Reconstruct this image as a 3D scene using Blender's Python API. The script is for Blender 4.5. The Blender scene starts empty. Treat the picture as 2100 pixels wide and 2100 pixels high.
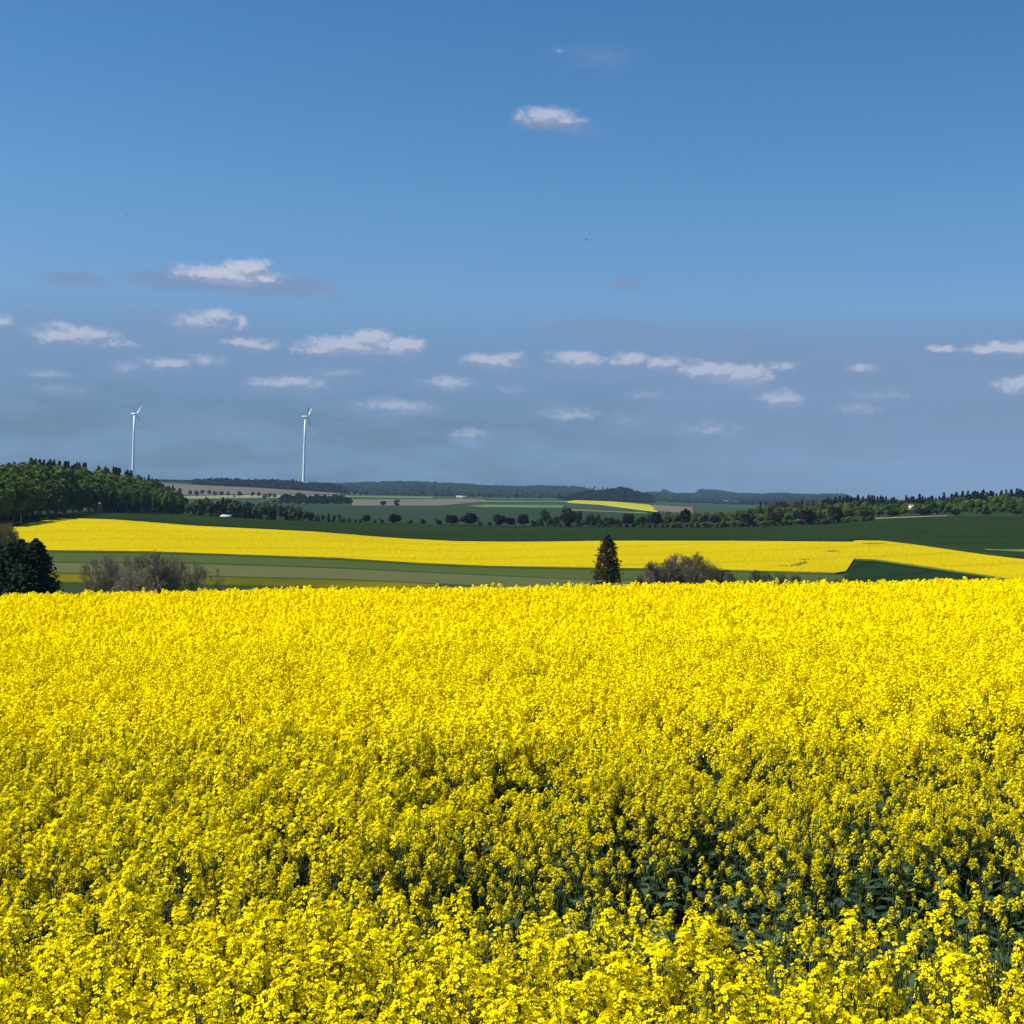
import bpy, math, random
import numpy as np
from mathutils import Vector, Matrix

# ------------------------------------------------------------------ camera, sky, sun, exposure
SC = bpy.context.scene
COL = SC.collection
F, C0 = 2885.0, 1050.0                       # focal length and centre in photo pixels (2100 px square)
ROLL, PITCH, ZC = math.radians(1.6), -0.0163, 3.2
r0 = np.array([1.0, 0, 0]); f0 = np.array([0, math.cos(PITCH), math.sin(PITCH)]); u0 = np.array([0, -math.sin(PITCH), math.cos(PITCH)])
CR = r0 * math.cos(ROLL) + u0 * math.sin(ROLL)
CU = u0 * math.cos(ROLL) - r0 * math.sin(ROLL)
cam = bpy.data.cameras.new('camera'); camo = bpy.data.objects.new('camera', cam); COL.objects.link(camo)
camo.matrix_world = Matrix(((CR[0], CU[0], -f0[0], 0), (CR[1], CU[1], -f0[1], 0), (CR[2], CU[2], -f0[2], ZC), (0, 0, 0, 1)))
cam.sensor_width = 36; cam.sensor_fit = 'HORIZONTAL'; cam.lens = 36 * F / 2100
cam.clip_start = 0.1; cam.clip_end = 60000
SC.camera = camo

SUN_EL, SUN_AZ = math.radians(52), math.radians(-98)   # azimuth from +Y towards +X: the sun stands high to the left
sd = Vector((math.sin(SUN_AZ) * math.cos(SUN_EL), math.cos(SUN_AZ) * math.cos(SUN_EL), math.sin(SUN_EL)))
sun = bpy.data.lights.new('sun', 'SUN'); sun.energy = 5.0; sun.angle = math.radians(0.53); sun.color = (1.0, 0.95, 0.87)
suno = bpy.data.objects.new('sun', sun); COL.objects.link(suno)
suno.rotation_euler = sd.to_track_quat('Z', 'Y').to_euler()

vs = SC.view_settings
vs.view_transform = 'Standard'; vs.look = 'None'; vs.exposure = 0.5; vs.gamma = 1.0
SC.cycles.max_bounces = 6; SC.cycles.diffuse_bounces = 3; SC.cycles.glossy_bounces = 1; SC.cycles.transmission_bounces = 3
SC.cycles.volume_bounces = 0; SC.cycles.caustics_reflective = False; SC.cycles.caustics_refractive = False
SC.cycles.use_denoising = True


def ray(px, py):
    return ((px - C0) / F) * CR - ((py - C0) / F) * CU + f0


def AS(px, py):
    v = ray(px, py)
    return v[0] / v[1], v[2] / v[1]


# world: a Nishita sky, graded by height, with the day's small cumulus
W = bpy.data.worlds.new('World'); SC.world = W; W.use_nodes = True
nt = W.node_tree; nt.nodes.clear(); L = nt.links


def N(t, **k):
    n = nt.nodes.new(t)
    for a, b in k.items():
        setattr(n, a, b)
    return n


def M(op, a, b=None, clamp=False):
    n = N('ShaderNodeMath', operation=op, use_clamp=clamp)
    for i, v in enumerate((a, b)):
        if v is None: continue
        if isinstance(v, (int, float)): n.inputs[i].default_value = v
        else: L.new(v, n.inputs[i])
    return n.outputs[0]


sky = N('ShaderNodeTexSky', sky_type='NISHITA', sun_disc=False, sun_elevation=SUN_EL, sun_rotation=SUN_AZ)
sky.altitude = 300; sky.air_density = 1.0; sky.dust_density = 0.6; sky.ozone_density = 2.0
tc = N('ShaderNodeTexCoord'); sx = N('ShaderNodeSeparateXYZ'); L.new(tc.outputs['Generated'], sx.inputs[0])
az = M('ARCTAN2', sx.outputs[0], sx.outputs[1]); el = M('ARCSINE', sx.outputs[2])


def ramp(x, stops, lo, hi):
    mr = N('ShaderNodeMapRange'); mr.inputs[1].default_value = lo; mr.inputs[2].default_value = hi; L.new(x, mr.inputs[0])
    cr = N('ShaderNodeValToRGB'); L.new(mr.outputs[0], cr.inputs[0]); e = cr.color_ramp.elements
    for i, (p, c) in enumerate(stops):
        q = e[i] if i < 2 else e.new(p)
        q.position = p; q.color = (*c, 1)
    return cr.outputs[0]


def mix(f, a, b, mode='MIX'):
    n = N('ShaderNodeMix', data_type='RGBA', blend_type=mode)
    for i, v in ((0, f), (6, a), (7, b)):
        if isinstance(v, (int, float)): n.inputs[i].default_value = v
        elif isinstance(v, tuple): n.inputs[i].default_value = (*v, 1)
        else: L.new(v, n.inputs[i])
    return n.outputs[2]


SKY_GAIN = [(0.0, (.118, .172, .325)), (0.10, (.158, .215, .385)), (0.22, (.25, .355, .54)), (0.36, (.405, .555, .74)), (0.55, (.375, .615, .795)), (1.0, (.258, .57, .785))]
base = mix(1.0, sky.outputs[0], ramp(el, SKY_GAIN, 0.0, 0.36), 'MULTIPLY')
cv = N('ShaderNodeCombineXYZ'); L.new(az, cv.inputs[0]); L.new(el, cv.inputs[1])


def noise(vec, scale, detail, sc=(1, 1, 1)):
    mp = N('ShaderNodeMapping'); mp.inputs['Scale'].default_value = sc; L.new(vec, mp.inputs[0])
    n = N('ShaderNodeTexNoise'); n.inputs['Scale'].default_value = scale; n.inputs['Detail'].default_value = detail
    n.inputs['Roughness'].default_value = 0.62
    L.new(mp.outputs[0], n.inputs['Vector']); return n


def warped(shift):
    """Direction (azimuth, elevation), shifted upward, bent by noise; and the fine noise there."""
    v = cv.outputs[0]
    if shift:
        a = N('ShaderNodeVectorMath', operation='ADD'); L.new(v, a.inputs[0]); a.inputs[1].default_value = shift; v = a.outputs[0]
    nz = noise(v, 62, 5, (1, 1.7, 1))
    wr = N('ShaderNodeVectorMath', operation='MULTIPLY_ADD'); L.new(nz.outputs['Color'], wr.inputs[0])
    wr.inputs[1].default_value = (0.026, 0.013, 0); wr.inputs[2].default_value = (-0.013, -0.0065, 0)
    wv = N('ShaderNodeVectorMath', operation='ADD'); L.new(v, wv.inputs[0]); L.new(wr.outputs[0], wv.inputs[1])
    return wv.outputs[0], noise(v, 150, 5, (1, 1.4, 1)).outputs[0]


def clouds(lst, wv):
    acc = None
    for (px, py, w, h, k) in lst:
        d = ray(px, py); d = d / np.linalg.norm(d)
        s1 = N('ShaderNodeVectorMath', operation='SUBTRACT'); L.new(wv, s1.inputs[0]); s1.inputs[1].default_value = (math.atan2(d[0], d[1]), math.asin(d[2]), 0)
        s2 = N('ShaderNodeVectorMath', operation='MULTIPLY'); L.new(s1.outputs[0], s2.inputs[0]); s2.inputs[1].default_value = (F / (w * 1.2), F / (h * 1.25), 0)
        s3 = N('ShaderNodeVectorMath', operation='LENGTH'); L.new(s2.outputs[0], s3.inputs[0])
        m = M('MULTIPLY', M('SUBTRACT', 1.0, s3.outputs['Value'], True), k)
        acc = m if acc is None else M('MAXIMUM', acc, m)
    return acc


WHITE = [(230, 705, 70, 14, .5), (425, 738, 60, 14, .45), (95, 770, 70, 14, .4), (1755, 838, 90, 16, .35), (690, 765, 70, 12, .4), (1330, 812, 80, 14, .35), (1050, 800, 60, 12, .35), (1118, 237, 76, 20, .8), (1160, 245, 54, 16, .65), (470, 566, 120, 22, 1), (505, 553, 60, 22, 1), (150, 685, 100, 22, .8), (130, 692, 80, 18, .8), (405, 660, 60, 26, .6),
         (445, 650, 50, 22, .7), (498, 662, 22, 18, .8), (510, 705, 70, 16, .7), (720, 712, 120, 20, 1), (755, 698, 70, 24, 1), (825, 710, 55, 20, 1), (660, 718, 70, 14, .8),
         (345, 745, 60, 18, .7), (600, 785, 90, 16, .7), (555, 782, 60, 14, .6), (1010, 742, 80, 18, .8), (1045, 732, 40, 14, .7), (915, 785, 60, 18, .7), (1185, 738, 70, 20, .9),
         (1295, 740, 50, 18, .8), (1365, 745, 60, 18, .7), (1470, 760, 95, 22, 1), (1530, 768, 70, 26, 1), (1600, 818, 60, 20, .7), (2060, 716, 90, 14, 1), (2090, 788, 60, 18, .9),
         (1930, 714, 40, 10, .7), (810, 832, 110, 18, .6), (960, 890, 55, 16, .6), (1170, 850, 80, 18, .55), (1460, 880, 110, 26, .4), (1770, 756, 40, 10, .6), (1600, 752, 50, 14, .5),
         (260, 755, 40, 18, .4), (0, 660, 40, 20, .5), (1145, 105, 36, 18, .22), (1247, 122, 34, 20, .2), (1280, 862, 70, 20, .3), (120, 800, 90, 22, .35), (1810, 812, 110, 18, .3)]
GREY = [(120, 665, 260, 40, .3), (330, 740, 330, 60, .42), (640, 770, 320, 50, .4), (950, 790, 300, 50, .4), (1350, 735, 300, 36, .38), (1750, 800, 320, 60, .4), (350, 575, 110, 26, .8), (480, 588, 180, 22, .9), (600, 588, 100, 24, .9), (690, 610, 40, 14, .4), (150, 574, 85, 20, .7), (1240, 676, 150, 22, 1.1), (1290, 580, 45, 18, .55),
        (1415, 702, 44, 12, .9), (1520, 700, 76, 16, .9), (1170, 268, 100, 16, .35), (400, 690, 230, 60, .55), (150, 715, 200, 46, .45), (720, 735, 190, 24, .6), (1200, 762, 330, 34, .6),
        (1560, 800, 300, 40, .55), (1830, 730, 260, 40, .6), (2000, 780, 220, 50, .6), (560, 800, 200, 30, .5), (1460, 730, 90, 14, .6), (1740, 710, 80, 18, .6), (60, 700, 160, 40, .5), (1230, 115, 130, 40, .25)]
GREY += [(x + w * .1, y + h * .8, w * 1.2, h * .85, k * .85) for (x, y, w, h, k) in WHITE if k > .55]
def density(lst, shift, amount):
    wv, fine = warped(shift); acc = clouds(lst, wv)
    return M('ADD', acc, M('MULTIPLY', M('MULTIPLY', M('SUBTRACT', fine, 0.5), amount), M('MULTIPLY', acc, 3.0, True)))


def soft(v, lo, hi):
    mr = N('ShaderNodeMapRange', interpolation_type='SMOOTHSTEP'); mr.inputs[1].default_value = lo; mr.inputs[2].default_value = hi
    L.new(v, mr.inputs[0]); return mr.outputs[0]


streak = noise(cv.outputs[0], 12, 6, (1, 4, 1)).outputs[0]
band = ramp(el, [(0, (.5,) * 3), (.35, (.6,) * 3), (.58, (.5,) * 3), (.80, (0,) * 3), (1, (0,) * 3)], 0.0, 0.16)
CG, CM, CW = (1.37, 2.05, 3.42), (2.2, 2.6, 3.75), (4.0, 4.05, 4.9)           # grey bases, shaded flanks, lit tops (before the 0.1 strength)
skyc = mix(M('MULTIPLY', band, soft(streak, .36, .66)), base, CG)
skyc = mix(M('MULTIPLY', M('MULTIPLY', band, soft(az, -.15, .36)), 1.5, True), skyc, (1.38, 1.93, 3.18))
skyc = mix(M('MULTIPLY', soft(density(GREY, None, .7), .03, .55), .85), skyc, CG)
dw = density(WHITE, None, .75); up_ = density(WHITE, (-.0012, .0042, 0), .75)   # the sun stands high to the left: what has cloud above it is shaded
lit = soft(M('SUBTRACT', dw, up_), -.20, .24)
skyc = mix(M('MULTIPLY', soft(dw, .06, .62), ramp(el, [(0, (.40,) * 3), (.35, (.60,) * 3), (.7, (.92,) * 3), (1, (.75,) * 3)], 0.0, 0.2)), skyc, mix(lit, CM, CW))
bg = N('ShaderNodeBackground'); bg.inputs[1].default_value = 0.10; L.new(skyc, bg.inputs[0])
wo = N('ShaderNodeOutputWorld'); L.new(bg.outputs[0], wo.inputs[0])

# ------------------------------------------------------------------ helpers
RNG = np.random.default_rng(7); random.seed(7)


def mat(name, col, rough=.85, var=.25, scale=.5, detail=3, col2=None, trans=0., objvar=0., attr=0., spec=.05, coord='Object', lines=None):
    """One surface: colour varied by noise, by object and by the per-leaf random attribute; trans = share of light let through."""
    m = bpy.data.materials.new(name); m.use_nodes = True
    t = m.node_tree; b = t.nodes['Principled BSDF']; ln = t.links
    tco = t.nodes.new('ShaderNodeTexCoord'); nz = t.nodes.new('ShaderNodeTexNoise')
    nz.inputs['Scale'].default_value = scale; nz.inputs['Detail'].default_value = detail
    ln.new(tco.outputs[coord], nz.inputs['Vector'])
    mr = t.nodes.new('ShaderNodeMapRange'); mr.inputs[1].default_value = .3; mr.inputs[2].default_value = .7
    ln.new(nz.outputs[0], mr.inputs[0])
    mx = t.nodes.new('ShaderNodeMix'); mx.data_type = 'RGBA'
    c2 = col2 or tuple(c * (1 - var) for c in col)
    c1 = col if col2 else tuple(min(1, c * (1 + var)) for c in col)
    mx.inputs[6].default_value = (*c1, 1); mx.inputs[7].default_value = (*c2, 1); ln.new(mr.outputs[0], mx.inputs[0])
    out = mx.outputs[2]
    if lines:                                    # tramlines: (spacing in metres, direction in degrees, share of darkening)
        mp = t.nodes.new('ShaderNodeMapping'); mp.inputs['Rotation'].default_value = (0, 0, math.radians(lines[1])); ln.new(tco.outputs[coord], mp.inputs[0])
        wv_ = t.nodes.new('ShaderNodeTexWave'); wv_.inputs['Scale'].default_value = .31416 / lines[0]; wv_.inputs['Distortion'].default_value = .6; wv_.inputs['Detail Scale'].default_value = .02; ln.new(mp.outputs[0], wv_.inputs['Vector'])
        lr = t.nodes.new('ShaderNodeMapRange'); lr.inputs[1].default_value = .90; lr.inputs[2].default_value = 1.0; lr.inputs[4].default_value = lines[2]; ln.new(wv_.outputs['Fac'], lr.inputs[0])
        dk = t.nodes.new('ShaderNodeMix'); dk.data_type = 'RGBA'; dk.blend_type = 'MULTIPLY'; dk.inputs[7].default_value = (.25, .3, .25, 1); ln.new(lr.outputs[0], dk.inputs[0]); ln.new(out, dk.inputs[6]); out = dk.outputs[2]
    val = None
    if objvar:
        oi = t.nodes.new('ShaderNodeObjectInfo'); r = t.nodes.new('ShaderNodeMapRange'); r.inputs[3].default_value = 1 - objvar; r.inputs[4].default_value = 1 + objvar
        ln.new(oi.outputs['Random'], r.inputs[0]); val = r.outputs[0]
    if attr:
        at = t.nodes.new('ShaderNodeAttribute'); at.attribute_name = 'rnd'; r = t.nodes.new('ShaderNodeMapRange'); r.inputs[3].default_value = 1 - attr; r.inputs[4].default_value = 1 + attr
        ln.new(at.outputs['Fac'], r.inputs[0])
        if val is None: val = r.outputs[0]
        else:
            mm = t.nodes.new('ShaderNodeMath'); mm.operation = 'MULTIPLY'; ln.new(val, mm.inputs[0]); ln.new(r.outputs[0], mm.inputs[1]); val = mm.outputs[0]
    if val is not None:
        hs = t.nodes.new('ShaderNodeHueSaturation'); ln.new(out, hs.inputs['Color']); ln.new(val, hs.inputs['Value']); out = hs.outputs[0]
    ln.new(out, b.inputs['Base Color']); b.inputs['Roughness'].default_value = rough; b.inputs['Specular IOR Level'].default_value = spec
    if trans:
        tr = t.nodes.new('ShaderNodeBsdfTranslucent'); ln.new(out, tr.inputs[0]); ms = t.nodes.new('ShaderNodeMixShader'); ms.inputs[0].default_value = trans
        ln.new(b.outputs[0], ms.inputs[1]); ln.new(tr.outputs[0], ms.inputs[2]); ln.new(ms.outputs[0], t.nodes['Material Output'].inputs[0])
    return m


def mesh(name, parts, mats, smooth=False):
    """parts: list of (verts Nx3, faces MxK, material index, per-vertex random or None)."""
    V, loops, starts, tots, mi, rn = [], [], [], [], [], []
    nv = nl = 0
    for p in parts:
        v, f, k = np.asarray(p[0], float), np.asarray(p[1], np.int64), p[2]
        if len(f) == 0: continue
        V.append(v); loops.append((f + nv).ravel()); n, w = f.shape
        starts.append(nl + np.arange(n) * w); tots.append(np.full(n, w)); mi.append(np.full(n, k) if np.isscalar(k) else k)
        rn.append(np.full(len(v), .5) if len(p) < 4 or p[3] is None else p[3]); nv += len(v); nl += n * w
    V = np.concatenate(V); loops = np.concatenate(loops); starts = np.concatenate(starts); tots = np.concatenate(tots); mi = np.concatenate(mi); rn = np.concatenate(rn)
    me = bpy.data.meshes.new(name)
    me.vertices.add(len(V)); me.vertices.foreach_set('co', V.astype(np.float32).ravel())
    me.loops.add(len(loops)); me.loops.foreach_set('vertex_index', loops.astype(np.int32))
    me.polygons.add(len(starts)); me.polygons.foreach_set('loop_start', starts.astype(np.int32)); me.polygons.foreach_set('loop_total', tots.astype(np.int32))
    me.polygons.foreach_set('material_index', mi.astype(np.int32))
    if smooth: me.polygons.foreach_set('use_smooth', np.ones(len(starts), bool))
    for m in mats: me.materials.append(m)
    a = me.attributes.new('rnd', 'FLOAT', 'POINT'); a.data.foreach_set('value', rn.astype(np.float32))
    me.update(calc_edges=True); me.validate()
    return me


def obj(name, me, loc=(0, 0, 0), parent=None, rz=0., sc=(1, 1, 1), **props):
    o = bpy.data.objects.new(name, me); COL.objects.link(o)
    o.location = loc; o.rotation_euler = (0, 0, rz); o.scale = sc if hasattr(sc, '__len__') else (sc,) * 3
    if parent: o.parent = parent
    for k, v in props.items(): o[k] = v
    return o


def thing(name, label, category, loc=(0, 0, 0), me=None, group=None, **k):
    o = obj(name, me, loc, **k); o['label'] = label; o['category'] = category
    if group: o['group'] = group
    return o


def quads_at(Cn, Nn, s, asp=1., rng=RNG):
    """Free leaf-like quads of half size s centred on Cn and facing Nn."""
    n = len(Cn); Nn = Nn / (np.linalg.norm(Nn, axis=1, keepdims=True) + 1e-9)
    t = np.cross(Nn, rng.normal(size=(n, 3))); t /= np.linalg.norm(t, axis=1, keepdims=True) + 1e-9
    b = np.cross(Nn, t); s = np.broadcast_to(np.asarray(s, float), (n,))[:, None]
    V = np.stack([Cn - t * s - b * s * asp, Cn + t * s - b * s * asp * .7, Cn + t * s * .9 + b * s * asp, Cn - t * s * .8 + b * s * asp * .9], 1).reshape(-1, 3)
    return V, np.arange(4 * n).reshape(n, 4)


def strips(P0, P1, w0, w1, rng=RNG):
    """Thin three-sided tapered rods from P0 to P1."""
    n = len(P0); d = P1 - P0; d = d / (np.linalg.norm(d, axis=1, keepdims=True) + 1e-9)
    t = np.cross(d, np.where(np.abs(d[:, 2:3]) > .9, [[1., 0, 0]], [[0, 0, 1.]])); t /= np.linalg.norm(t, axis=1, keepdims=True) + 1e-9
    b = np.cross(d, t); w0 = np.broadcast_to(w0, (n,))[:, None]; w1 = np.broadcast_to(w1, (n,))[:, None]
    rows = []
    for P, w in ((P0, w0), (P1, w1)):
        for k in range(3):
            rows.append(P + w * (t * math.cos(2.094 * k) + b * math.sin(2.094 * k)))
    V = np.stack(rows, 1).reshape(-1, 3); o = np.arange(n)[:, None] * 6
    Fq = np.stack([o + np.array([[k, (k + 1) % 3, 3 + (k + 1) % 3, 3 + k]]) for k in range(3)], 1).reshape(-1, 4)
    return V, Fq


def inst(tv, tf, pos, rz, sc, tilt=None):
    """Copies of a template as one vertex and face array."""
    n, m = len(pos), len(tv); c, s = np.cos(rz), np.sin(rz)
    v = tv[None] * (sc[:, None, None] if np.ndim(sc) == 1 else sc[:, None, :])
    if tilt is not None:
        ct, st = np.cos(tilt)[:, None], np.sin(tilt)[:, None]
        y = v[..., 1] * ct - v[..., 2] * st; z = v[..., 1] * st + v[..., 2] * ct; v = np.stack([v[..., 0], y, z], -1)
    x = v[..., 0] * c[:, None] - v[..., 1] * s[:, None]; y = v[..., 0] * s[:, None] + v[..., 1] * c[:, None]
    V = np.stack([x, y, v[..., 2]], -1) + pos[:, None, :]
    Fx = (tf[None] + (np.arange(n) * m)[:, None, None]).reshape(-1, tf.shape[1])
    return V.reshape(-1, 3), Fx


def lathe(prof, n=12):
    """Closed tube from (radius, z) rings along z."""
    a = np.linspace(0, 2 * math.pi, n, endpoint=False)
    V = np.array([[r * math.cos(t), r * math.sin(t), z] for r, z in prof for t in a]); Fq = []
    for i in range(len(prof) - 1):
        for k in range(n):
            Fq.append([i * n + k, i * n + (k + 1) % n, (i + 1) * n + (k + 1) % n, (i + 1) * n + k])
    return V, np.array(Fq)


def box(x0, x1, y0, y1, z0, z1):
    V = np.array([[x, y, z] for z in (z0, z1) for y in (y0, y1) for x in (x0, x1)], float)
    return V, np.array([[0, 2, 3, 1], [4, 5, 7, 6], [0, 1, 5, 4], [2, 6, 7, 3], [0, 4, 6, 2], [1, 3, 7, 5]])


def vnoise(x, y, seed=0):
    """Smooth value noise in 0..1."""
    xi, yi = np.floor(x).astype(int), np.floor(y).astype(int); fx, fy = x - xi, y - yi
    fx, fy = fx * fx * (3 - 2 * fx), fy * fy * (3 - 2 * fy)
    h = lambda i, j: np.modf(np.abs(np.sin(i * 127.1 + j * 311.7 + seed * 74.7) * 43758.5453))[0]
    return (h(xi, yi) * (1 - fx) + h(xi + 1, yi) * fx) * (1 - fy) + (h(xi, yi + 1) * (1 - fx) + h(xi + 1, yi + 1) * fx) * fy


def sstep(a, b, x):
    t = np.clip((x - a) / (b - a), 0, 1); return t * t * (3 - 2 * t)


# ------------------------------------------------------------------ terrain
AG = np.linspace(-.82, .82, 411)                       # fan columns: x = a * Y
NEAR = 36.0


def near_z(x, y): return -0.0208 * (y - 5) + 0.041 * x


def curve(Y, pl):
    p = np.array([AS(*q) for q in pl]); s = np.interp(AG, p[:, 0], p[:, 1])
    return s * Y + ZC


zcrest = near_z(AG * NEAR, NEAR)
v0 = curve(250, [(-600, 1250), (0, 1230), (1050, 1215), (2100, 1198), (2700, 1190)])
KN = [(NEAR, zcrest), (60, zcrest + .16 * (v0 - zcrest)), (110, zcrest + .5 * (v0 - zcrest)), (180, zcrest + .85 * (v0 - zcrest)), (250, v0),
      (330, curve(330, [(-400, 1126), (100, 1130), (300, 1132), (500, 1139), (700, 1146), (860, 1156), (1000, 1162), (1230, 1166), (1600, 1173), (1900, 1178), (2100, 1184), (2500, 1190)])),
      (430, curve(430, [(-400, 1050), (120, 1062), (230, 1065), (400, 1078), (640, 1090), (820, 1104), (940, 1110), (1250, 1109), (1750, 1110), (2100, 1113), (2500, 1115)])),
      (560, curve(560, [(-400, 1036), (150, 1050), (240, 1052), (400, 1057), (560, 1066), (720, 1071), (900, 1076), (1050, 1079), (1400, 1081), (1550, 1079), (1700, 1073), (1800, 1064), (1900, 1060), (2000, 1058), (2100, 1057), (2500, 1056)])),
      (900, curve(900, [(-400, 1010), (240, 1040), (400, 1052), (560, 1067), (720, 1076), (1050, 1083), (1300, 1083), (1500, 1070), (1700, 1056), (2100, 1040), (2500, 1036)])),
      (1400, curve(1400, [(-400, 1000), (330, 1030), (560, 1036), (700, 1037), (1000, 1037), (1200, 1042), (1400, 1052), (1700, 1056), (2100, 1062)])),
      (1900, curve(1900, [(-400, 990), (330, 1005), (560, 1012), (700, 1022), (850, 1026), (1000, 1030), (1200, 1034), (1400, 1042), (1700, 1050), (2100, 1058)])),
      (2300, curve(2300, [(-400, 985), (330, 991), (520, 999), (690, 1010), (760, 1020), (1000, 1024), (1200, 1027), (1340, 1032), (1500, 1040), (2100, 1052)])),
      (3000, curve(3000, [(-400, 984), (330, 988), (520, 995), (690, 1004), (760, 1015), (1000, 1019), (1200, 1022), (1340, 1030), (1500, 1036), (2100, 1048)])),
      (4300, curve(4300, [(-400, 983), (330, 985), (600, 990), (690, 994), (760, 992), (850, 991), (970, 996), (1060, 1001), (1190, 1003), (1300, 1012), (1430, 1020), (1500, 1025), (2100, 1040)])),
      (5500, curve(5500, [(-400, 983), (330, 985), (690, 997), (1050, 1005), (1190, 1009), (1330, 1013), (1430, 1013), (1445, 1007), (1500, 1012), (1600, 1015), (1735, 1020), (2100, 1036)])),
      (7000, curve(7000, [(-400, 975), (2500, 1055)])), (9000, curve(9000, [(-400, 972), (2500, 1052)]))]
KY = np.array([k[0] for k in KN], float); KZ = np.stack([k[1] for k in KN])


def gz(x, y):
    """Height of the ground."""
    x, y = np.broadcast_arrays(np.asarray(x, float), np.asarray(y, float))
    yy = np.clip(y, NEAR, 8999.); a = np.clip(x / yy, AG[0], AG[-1] - 1e-9)
    ia = (a - AG[0]) / (AG[1] - AG[0]); i = np.clip(ia.astype(int), 0, len(AG) - 2); fa = ia - i
    k = np.clip(np.searchsorted(KY, yy, 'right') - 1, 0, len(KY) - 2); fk = (yy - KY[k]) / (KY[k + 1] - KY[k])
    z = (KZ[k, i] * (1 - fa) + KZ[k, i + 1] * fa) * (1 - fk) + (KZ[k + 1, i] * (1 - fa) + KZ[k + 1, i + 1] * fa) * fk
    return np.where(y < NEAR, near_z(x, y), z)


def dist(px, py, lo, hi, h=0.):
    """Distance at which the line of sight through a photo pixel first meets the ground between lo and hi."""
    a, s = AS(px, py); Y = np.linspace(lo, hi, 1200); q = (gz(a * Y, Y) + h - ZC) / Y - s
    j = np.argmax(q >= 0)
    if q[j] < 0: j = int(np.argmax(q))
    if j == 0: return Y[0]
    return Y[j - 1] + (Y[j] - Y[j - 1]) * (-q[j - 1]) / (q[j] - q[j - 1] + 1e-12) if q[j - 1] < 0 <= q[j] else Y[j]


def spot(px, Y, py=1060):
    a = AS(px, py)[0]; return Vector((a * Y, Y, float(gz(a * Y, Y))))


def top_h(px, py, Y):
    """Height above ground at distance Y of what shows at a photo pixel."""
    a, s = AS(px, py); return s * Y + ZC - float(gz(a * Y, Y))


ys = np.concatenate([np.arange(-40, 36, 2.0), np.linspace(36, 250, 24)[:-1], np.linspace(250, 560, 50)[:-1], np.linspace(560, 1400, 40)[:-1], np.linspace(1400, 3000, 40)[:-1], np.linspace(3000, 9000, 40)])
GX = np.stack([AG * max(y, NEAR) for y in ys]); GY = np.repeat(ys[:, None], len(AG), 1); GZ = gz(GX, GY)
nc = len(AG); ii = (np.arange(len(ys) - 1)[:, None] * nc + np.arange(nc - 1)[None]).ravel()
GF = np.stack([ii, ii + 1, ii + nc + 1, ii + nc], 1)
cy = GY.ravel()[ii]
gmats = [mat('soil', (.06, .045, .03), scale=3, var=.4), mat('meadow', (.030, .050, .018), scale=.02, detail=6, col2=(.022, .038, .015), spec=0.), mat('far_meadow', (.032, .055, .026), scale=.004, detail=5, col2=(.025, .045, .026), spec=0.)]
ground = obj('ground', mesh('ground', [(np.stack([GX, GY, GZ], -1).reshape(-1, 3), GF, np.where(cy < 60, 0, np.where(cy < 700, 1, 2)))], gmats, True), kind='structure')


# ------------------------------------------------------------------ fields laid over the ground
def field(name, m, x0, x1, top, bot, h, lo, hi, step=6., rows=26, jit=0., kind='structure', label=None, cat=None, skirt=None, holes=()):
    xs = np.arange(x0, x1 + step * .5, step); T = np.array(top, float); B = np.array(bot, float)
    V = np.zeros((len(xs), rows, 3))
    for i, px in enumerate(xs):
        pt, pb = np.interp(px, T[:, 0], T[:, 1]), np.interp(px, B[:, 0], B[:, 1])
        Yb, Yt = dist(px, pb, lo, hi, h * .5), dist(px, pt, lo, hi, h)
        Yt = max(Yt, Yb + .5); Y = np.clip(np.linspace(lo, hi, rows), Yb, Yt) if jit else np.linspace(Yb, Yt, rows); a = np.interp(Y, [Yb, Yt], [AS(px, pb)[0], AS(px, pt)[0]])
        V[i, :, 0] = a * Y; V[i, :, 1] = Y
    V[..., 2] = gz(V[..., 0], V[..., 1]) + h
    if jit:
        V[..., 2] += RNG.normal(0, jit, V.shape[:2]) * ((np.roll(V[..., 1], 1, 1) < V[..., 1] - .1) & (np.roll(V[..., 1], -1, 1) > V[..., 1] + .1))
    w3 = V - [0, 0, ZC]; dp = w3 @ f0; QX, QY = C0 + F * (w3 @ CR) / dp, C0 - F * (w3 @ CU) / dp; bare_ = np.zeros(V.shape[:2], bool)
    for (hx, hy, hw, hh) in holes:
        bare_ |= ((QX - hx) / hw) ** 2 + ((QY - hy) / hh) ** 2 < 1 + RNG.normal(0, .35, QX.shape)
    V[..., 2] -= bare_ * h * .6
    n, k = V.shape[:2]; idx = np.arange(n * k).reshape(n, k); Vv = V.reshape(-1, 3)
    Fq = np.stack([idx[:-1, :-1], idx[1:, :-1], idx[1:, 1:], idx[:-1, 1:]], -1).reshape(-1, 4)
    rim = np.concatenate([idx[:, 0], idx[-1, 1:], idx[::-1, -1][1:], idx[0, ::-1][1:-1]])
    low = Vv[rim].copy(); low[:, 2] = gz(low[:, 0], low[:, 1]) - .1; o = np.arange(len(rim)) + n * k
    Fs = np.stack([rim, np.roll(rim, -1), np.roll(o, -1), o], 1)[:, ::-1]
    me = mesh(name, [(np.concatenate([Vv, low]), np.concatenate([Fq, Fs]), np.concatenate([bare_[:-1, :-1].ravel().astype(int), np.ones(len(Fs), int)]), RNG.random(len(Vv) + len(low)))], [m, skirt or m])
    o = obj(name, me, kind=kind)
    if label: o['label'] = label; o['category'] = cat
    return o


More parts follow.
